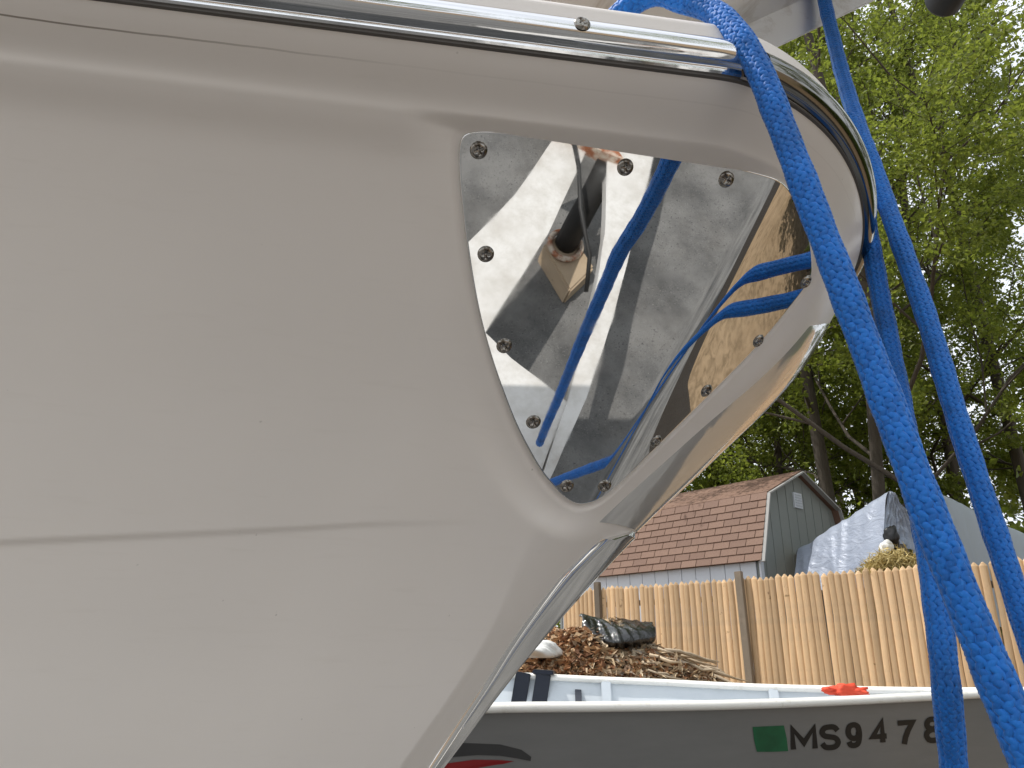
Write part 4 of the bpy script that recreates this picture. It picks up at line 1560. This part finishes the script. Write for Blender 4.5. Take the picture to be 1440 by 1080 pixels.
# unseen trees added round the yard to block sky and show in reflections
for pr_, x, y, rz, sc in ((T1, 14, 3, 1, 1.0), (T3, 17, -5, 2, 1.0), (T2, 12, -13, 4, 1.1), (T1, -16, 6, 3, 1.1), (T3, 2, -19, 5, 1.1), (T2, -12, -16, .5, 1.0), (T3, 15, 8.5, 5, .9)):
    place_tree(pr_, x, y, rz, sc, "unseen tall leafy tree added at the yard edge to block sky", "added trees round the yard")
# low shrubs behind the fence
SH = quad_cloud("shrub", np.random.default_rng(5).normal(0, 1, (5200, 3)) * np.array([.75, .75, .5]) + np.array([0, 0, 1.0]), .12, .6, LEAF, np.random.default_rng(6), np.array([0, 0, .5]), .5)
SH.materials.append(LEAF)
SW = MB()
rs_ = np.random.default_rng(9)
for k in range(14):
    a = rs_.uniform(0, 6.28); SW.tube([(0, 0, 0), (math.cos(a) * .3, math.sin(a) * .3, .6), (math.cos(a) * .7, math.sin(a) * .7, 1.3)], [.02, .014, .006], 5, False)
SWm = mesh_from("shrub_stems", SW.V, SW.F, True); SWm.materials.append(BARK)
for px, dist, sc in ((1040, 19, 1.8), (1120, 21, 2.0), (1215, 21, 2.0), (1290, 21, 2.1), (1380, 21, 2.1), (930, 20, 1.5), (1000, 19, 1.8), (1070, 22, 1.6), (1190, 16.5, 1.1), (1240, 19, 1.4), (1330, 19, 1.6), (1420, 17, 1.4), (870, 22, 1.6), (1300, 23, 1.7), (1150, 24, 1.8), (960, 26, 1.9), (1500, 20, 1.7)):
    q = at(px, 925, dist)
    t = empty("shrub", (q.x, q.y, .5), px * .7); t.scale = (sc, sc, sc)
    tag(t, "green undergrowth shrub below the trees beyond the fence", "shrub", "shrubs below the trees")
    for nm, m_ in (("stem", SWm), ("foliage", SH)):
        o = bpy.data.objects.new(nm, m_); COL.objects.link(o); o.parent = t

rd_ = np.random.default_rng(31)  # unseen bushes added to give the rolled plate edge a dark reflection
dd_ = rd_.normal(size=(11000, 3)); dd_ /= np.linalg.norm(dd_, axis=1, keepdims=True)
dd_ *= rd_.uniform(0, 1, (11000, 1)) ** .4 * (1 + .18 * np.sin(dd_[:, :1] * 9) * np.cos(dd_[:, 1:2] * 8))
ADDED_BUSH = quad_cloud("bush", dd_ * np.array([.85, .85, .75]) + np.array([0, 0, .85]), .065, .6, LEAFD, rd_, np.array([0, 0, .5]), .5)
ADDED_BUSH.materials.append(LEAFD)
for x, y, sc in ((5.5, .0, 1.1), (5.3, 1.4, 1.25), (5.6, 2.7, 1.3), (6.2, 4.0, 1.4)):
    t = empty("shrub", (x, y, 0), x * 3 + y); t.scale = (sc, sc, sc)
    tag(t, "unseen dark green bush added right of the skiff to darken the plate reflection", "shrub", "added bushes beside the driveway")
    for nm, m_ in (("stem", SWm), ("foliage", ADDED_BUSH)):
        o = bpy.data.objects.new(nm, m_); COL.objects.link(o); o.parent = t

# ================================================================== WHITE TRAILER FRAME beside the bow (seen mirrored in the plate)
WHT = mat("white_trailer_paint", (.74, .72, .70), .45)
v = coords(WHT)
c = mix(WHT, (.60, .59, .575), (.40, .375, .34), ramp(WHT, noise(WHT, v, 11, 7, .75), [(.42, 0.), (.72, .9)]))
lk(WHT, c, bsdf(WHT).inputs["Base Color"])
RUST = mat("rusty_steel", (.24, .10, .05), .85, .2)
v = coords(RUST)
lk(RUST, mix(RUST, (.30, .11, .05), (.55, .48, .40), ramp(RUST, noise(RUST, v, 30, 5), [(.45, 0.), (.6, 1.)])), bsdf(RUST).inputs["Base Color"])
BLOCK = wood("wood_block", (.50, .36, .22), (.66, .52, .36), (3, 3, 8))


def mirrored(px, py, zt):
    h = hit_fn(px, py, y_plate); n = n_plate(h[:1], h[2:3])[0]
    d = h / np.linalg.norm(h); rr_ = d - 2 * (d @ n) * n
    p = h + rr_ * ((zt - EYE - h[2]) / rr_[2])
    return Vector((p[0], p[1], zt))


ZT = .46
def P2(px, py, z=ZT): return mirrored(px, py, z)
tr0 = P2(800, 560)
trailer = empty("trailer_frame", (tr0.x, tr0.y, 0))
tag(trailer, "white steel trailer tongue on grey asphalt mirrored in the bow plate", "trailer")
TR0 = vm(tr0.x, tr0.y, 0)


def plank(name, L_, R_, z0, z1, m, ext0=.0, ext1=.0):
    L_ = list(L_); R_ = list(R_)
    if ext0:
        L_.insert(0, L_[0] + (L_[0] - L_[1]).normalized() * ext0); R_.insert(0, R_[0] + (R_[0] - R_[1]).normalized() * ext0)
    if ext1:
        L_.append(L_[-1] + (L_[-1] - L_[-2]).normalized() * ext1); R_.append(R_[-1] + (R_[-1] - R_[-2]).normalized() * ext1)
    n = len(L_); R_ = [smooth_to(R_, k / (n - 1)) for k in range(n)] if len(R_) != n else R_
    V = [vm(q.x - TR0.x, q.y - TR0.y, z) for z in (z0, z1) for pair in zip(L_, R_) for q in pair]
    k = 2 * n; Fq = [(0, 1, k + 1, k), (k - 2, k - 1, 2 * k - 1, 2 * k - 2)]
    for i in range(n - 1):
        j = 2 * i
        Fq += [(j, j + 1, j + 3, j + 2), (k + j, k + j + 2, k + j + 3, k + j + 1), (j, j + 2, k + j + 2, k + j), (j + 1, k + j + 1, k + j + 3, j + 3)]
    mb = MB(); mb.add(V, Fq)
    return mb.build(name, m, trailer)


def smooth_to(P, f):
    x = f * (len(P) - 1); i = min(int(x), len(P) - 2)
    return P[i].lerp(P[i + 1], x - i)


plank("frame_rail", [P2(772, 205), P2(722, 275), P2(668, 330)], [P2(816, 225), P2(770, 330), P2(690, 455)], ZT - .03, ZT, WHT, .9, .25)
plank("tongue", [P2(852, 250), P2(851, 330), P2(828, 450), P2(800, 560), P2(772, 640)], [P2(912, 250), P2(890, 330), P2(862, 450), P2(825, 560), P2(776, 668)], ZT - .03, ZT + .004, WHT, 1.1, .35)
plank("gusset_plate", [P2(690, 470), P2(720, 500), P2(800, 563)], [P2(690, 560), P2(715, 600), P2(762, 660)], ZT - .04, ZT - .008, WHT, .3)
plank("coupler_bracket", [P2(818, 212), P2(838, 222)], [P2(856, 210), P2(872, 235)], ZT - .01, ZT + .03, RUST, .15)
mb = MB(); mb.tube([P2(795, 195) - TR0 + vm(0, 0, .04), P2(803, 250) - TR0 + vm(0, 0, .05), P2(812, 300) - TR0 + vm(0, 0, .02), P2(838, 345) - TR0 + vm(0, 0, -.05), P2(842, 380) - TR0 + vm(0, 0, -.1)], .006, 8)
mb.build("safety_cable", DARK, trailer, True)
jack = MB(); a = P2(826, 285, .30) - TR0
jack.tube([a + vm(0, 0, -.28), a + vm(0, 0, .16)], .035, 14); jack.tube([a + vm(0, 0, .05), a + vm(.10, -.03, .06)], .015, 8)
jack.build("jack", DARK, trailer, True)
blo = plank("wood_block_source", [P2(764, 345, .08), P2(795, 325, .08)], [P2(800, 408, .08), P2(836, 378, .08)], 0, .01, BLOCK)
bpy.data.objects.remove(blo)
poly = [P2(764, 345, .09), P2(798, 322, .09), P2(836, 376, .09), P2(802, 408, .09)]
mb = MB(); mb.prism([(q.x, q.y) for q in poly], .004, .09)
o = mb.build("wood_block", BLOCK, None, False, .006)
tag(o, "pale wooden block under the white trailer tongue mirrored in the bow plate", "wood block")
tor = []
cq = P2(795, 345, .10)
for a in np.linspace(0, 2 * math.pi, 25): tor.append(cq + vm(math.cos(a) * .05, math.sin(a) * .05, 0))
mb = MB(); mb.tube(tor, .009, 8, False)
tag(mb.build("shackle_ring", RUST, None, True), "rusty ring lying on the wooden block", "ring")

# ================================================================== SUPPORTS under the two boats
TIMB = wood("stand_timber", (.36, .26, .16), (.50, .38, .25), (3, 3, 8))
for px_, lab in ((560, "wooden trestle under the stern half of the skiff"), (1180, "wooden trestle under the bow half of the skiff")):
    k = int(np.argmin([abs(project(p)[0] - px_) for p in NG]))
    sec = skiff_section(k); kz = float(sec[8][2])
    c0 = Vector((NG[k] + FG[k]) / 2); d = Vector(FG[k] - NG[k]); d.z = 0; d.normalize()
    tz = empty("trestle", (c0.x, c0.y, 0)); tag(tz, lab, "trestle", "trestles under the skiff")
    m1 = MB(); m1.bar(d * -.55 + Vector((0, 0, kz - .055)), d * .55 + Vector((0, 0, kz - .055)), .09, .09); m1.build("beam", TIMB, tz, False, .004)
    n_ = Vector((-d.y, d.x, 0))
    for sg in (-1, 1):
        for sn in (-1, 1):
            m1 = MB(); m1.bar(d * (.45 * sg) + n_ * (.05 * sn) + Vector((0, 0, kz - .06)), d * (.50 * sg) + n_ * (.24 * sn) + Vector((0, 0, .01)), .045, .07, up=d)
            m1.build("leg", TIMB, tz, False, .003)
for x_, lab in ((-1.05, "timber block stand under the keel of the big beige boat"),):
    bs = empty("keel_stand", (x_, FC, 0)); tag(bs, lab, "stand")
    for i in range(5):
        m1 = MB(); m1.box((0, 0, .052 + i * .098), (.16 if i % 2 else .6, .6 if i % 2 else .16, .094)); m1.build("block", TIMB, bs, False, .005)
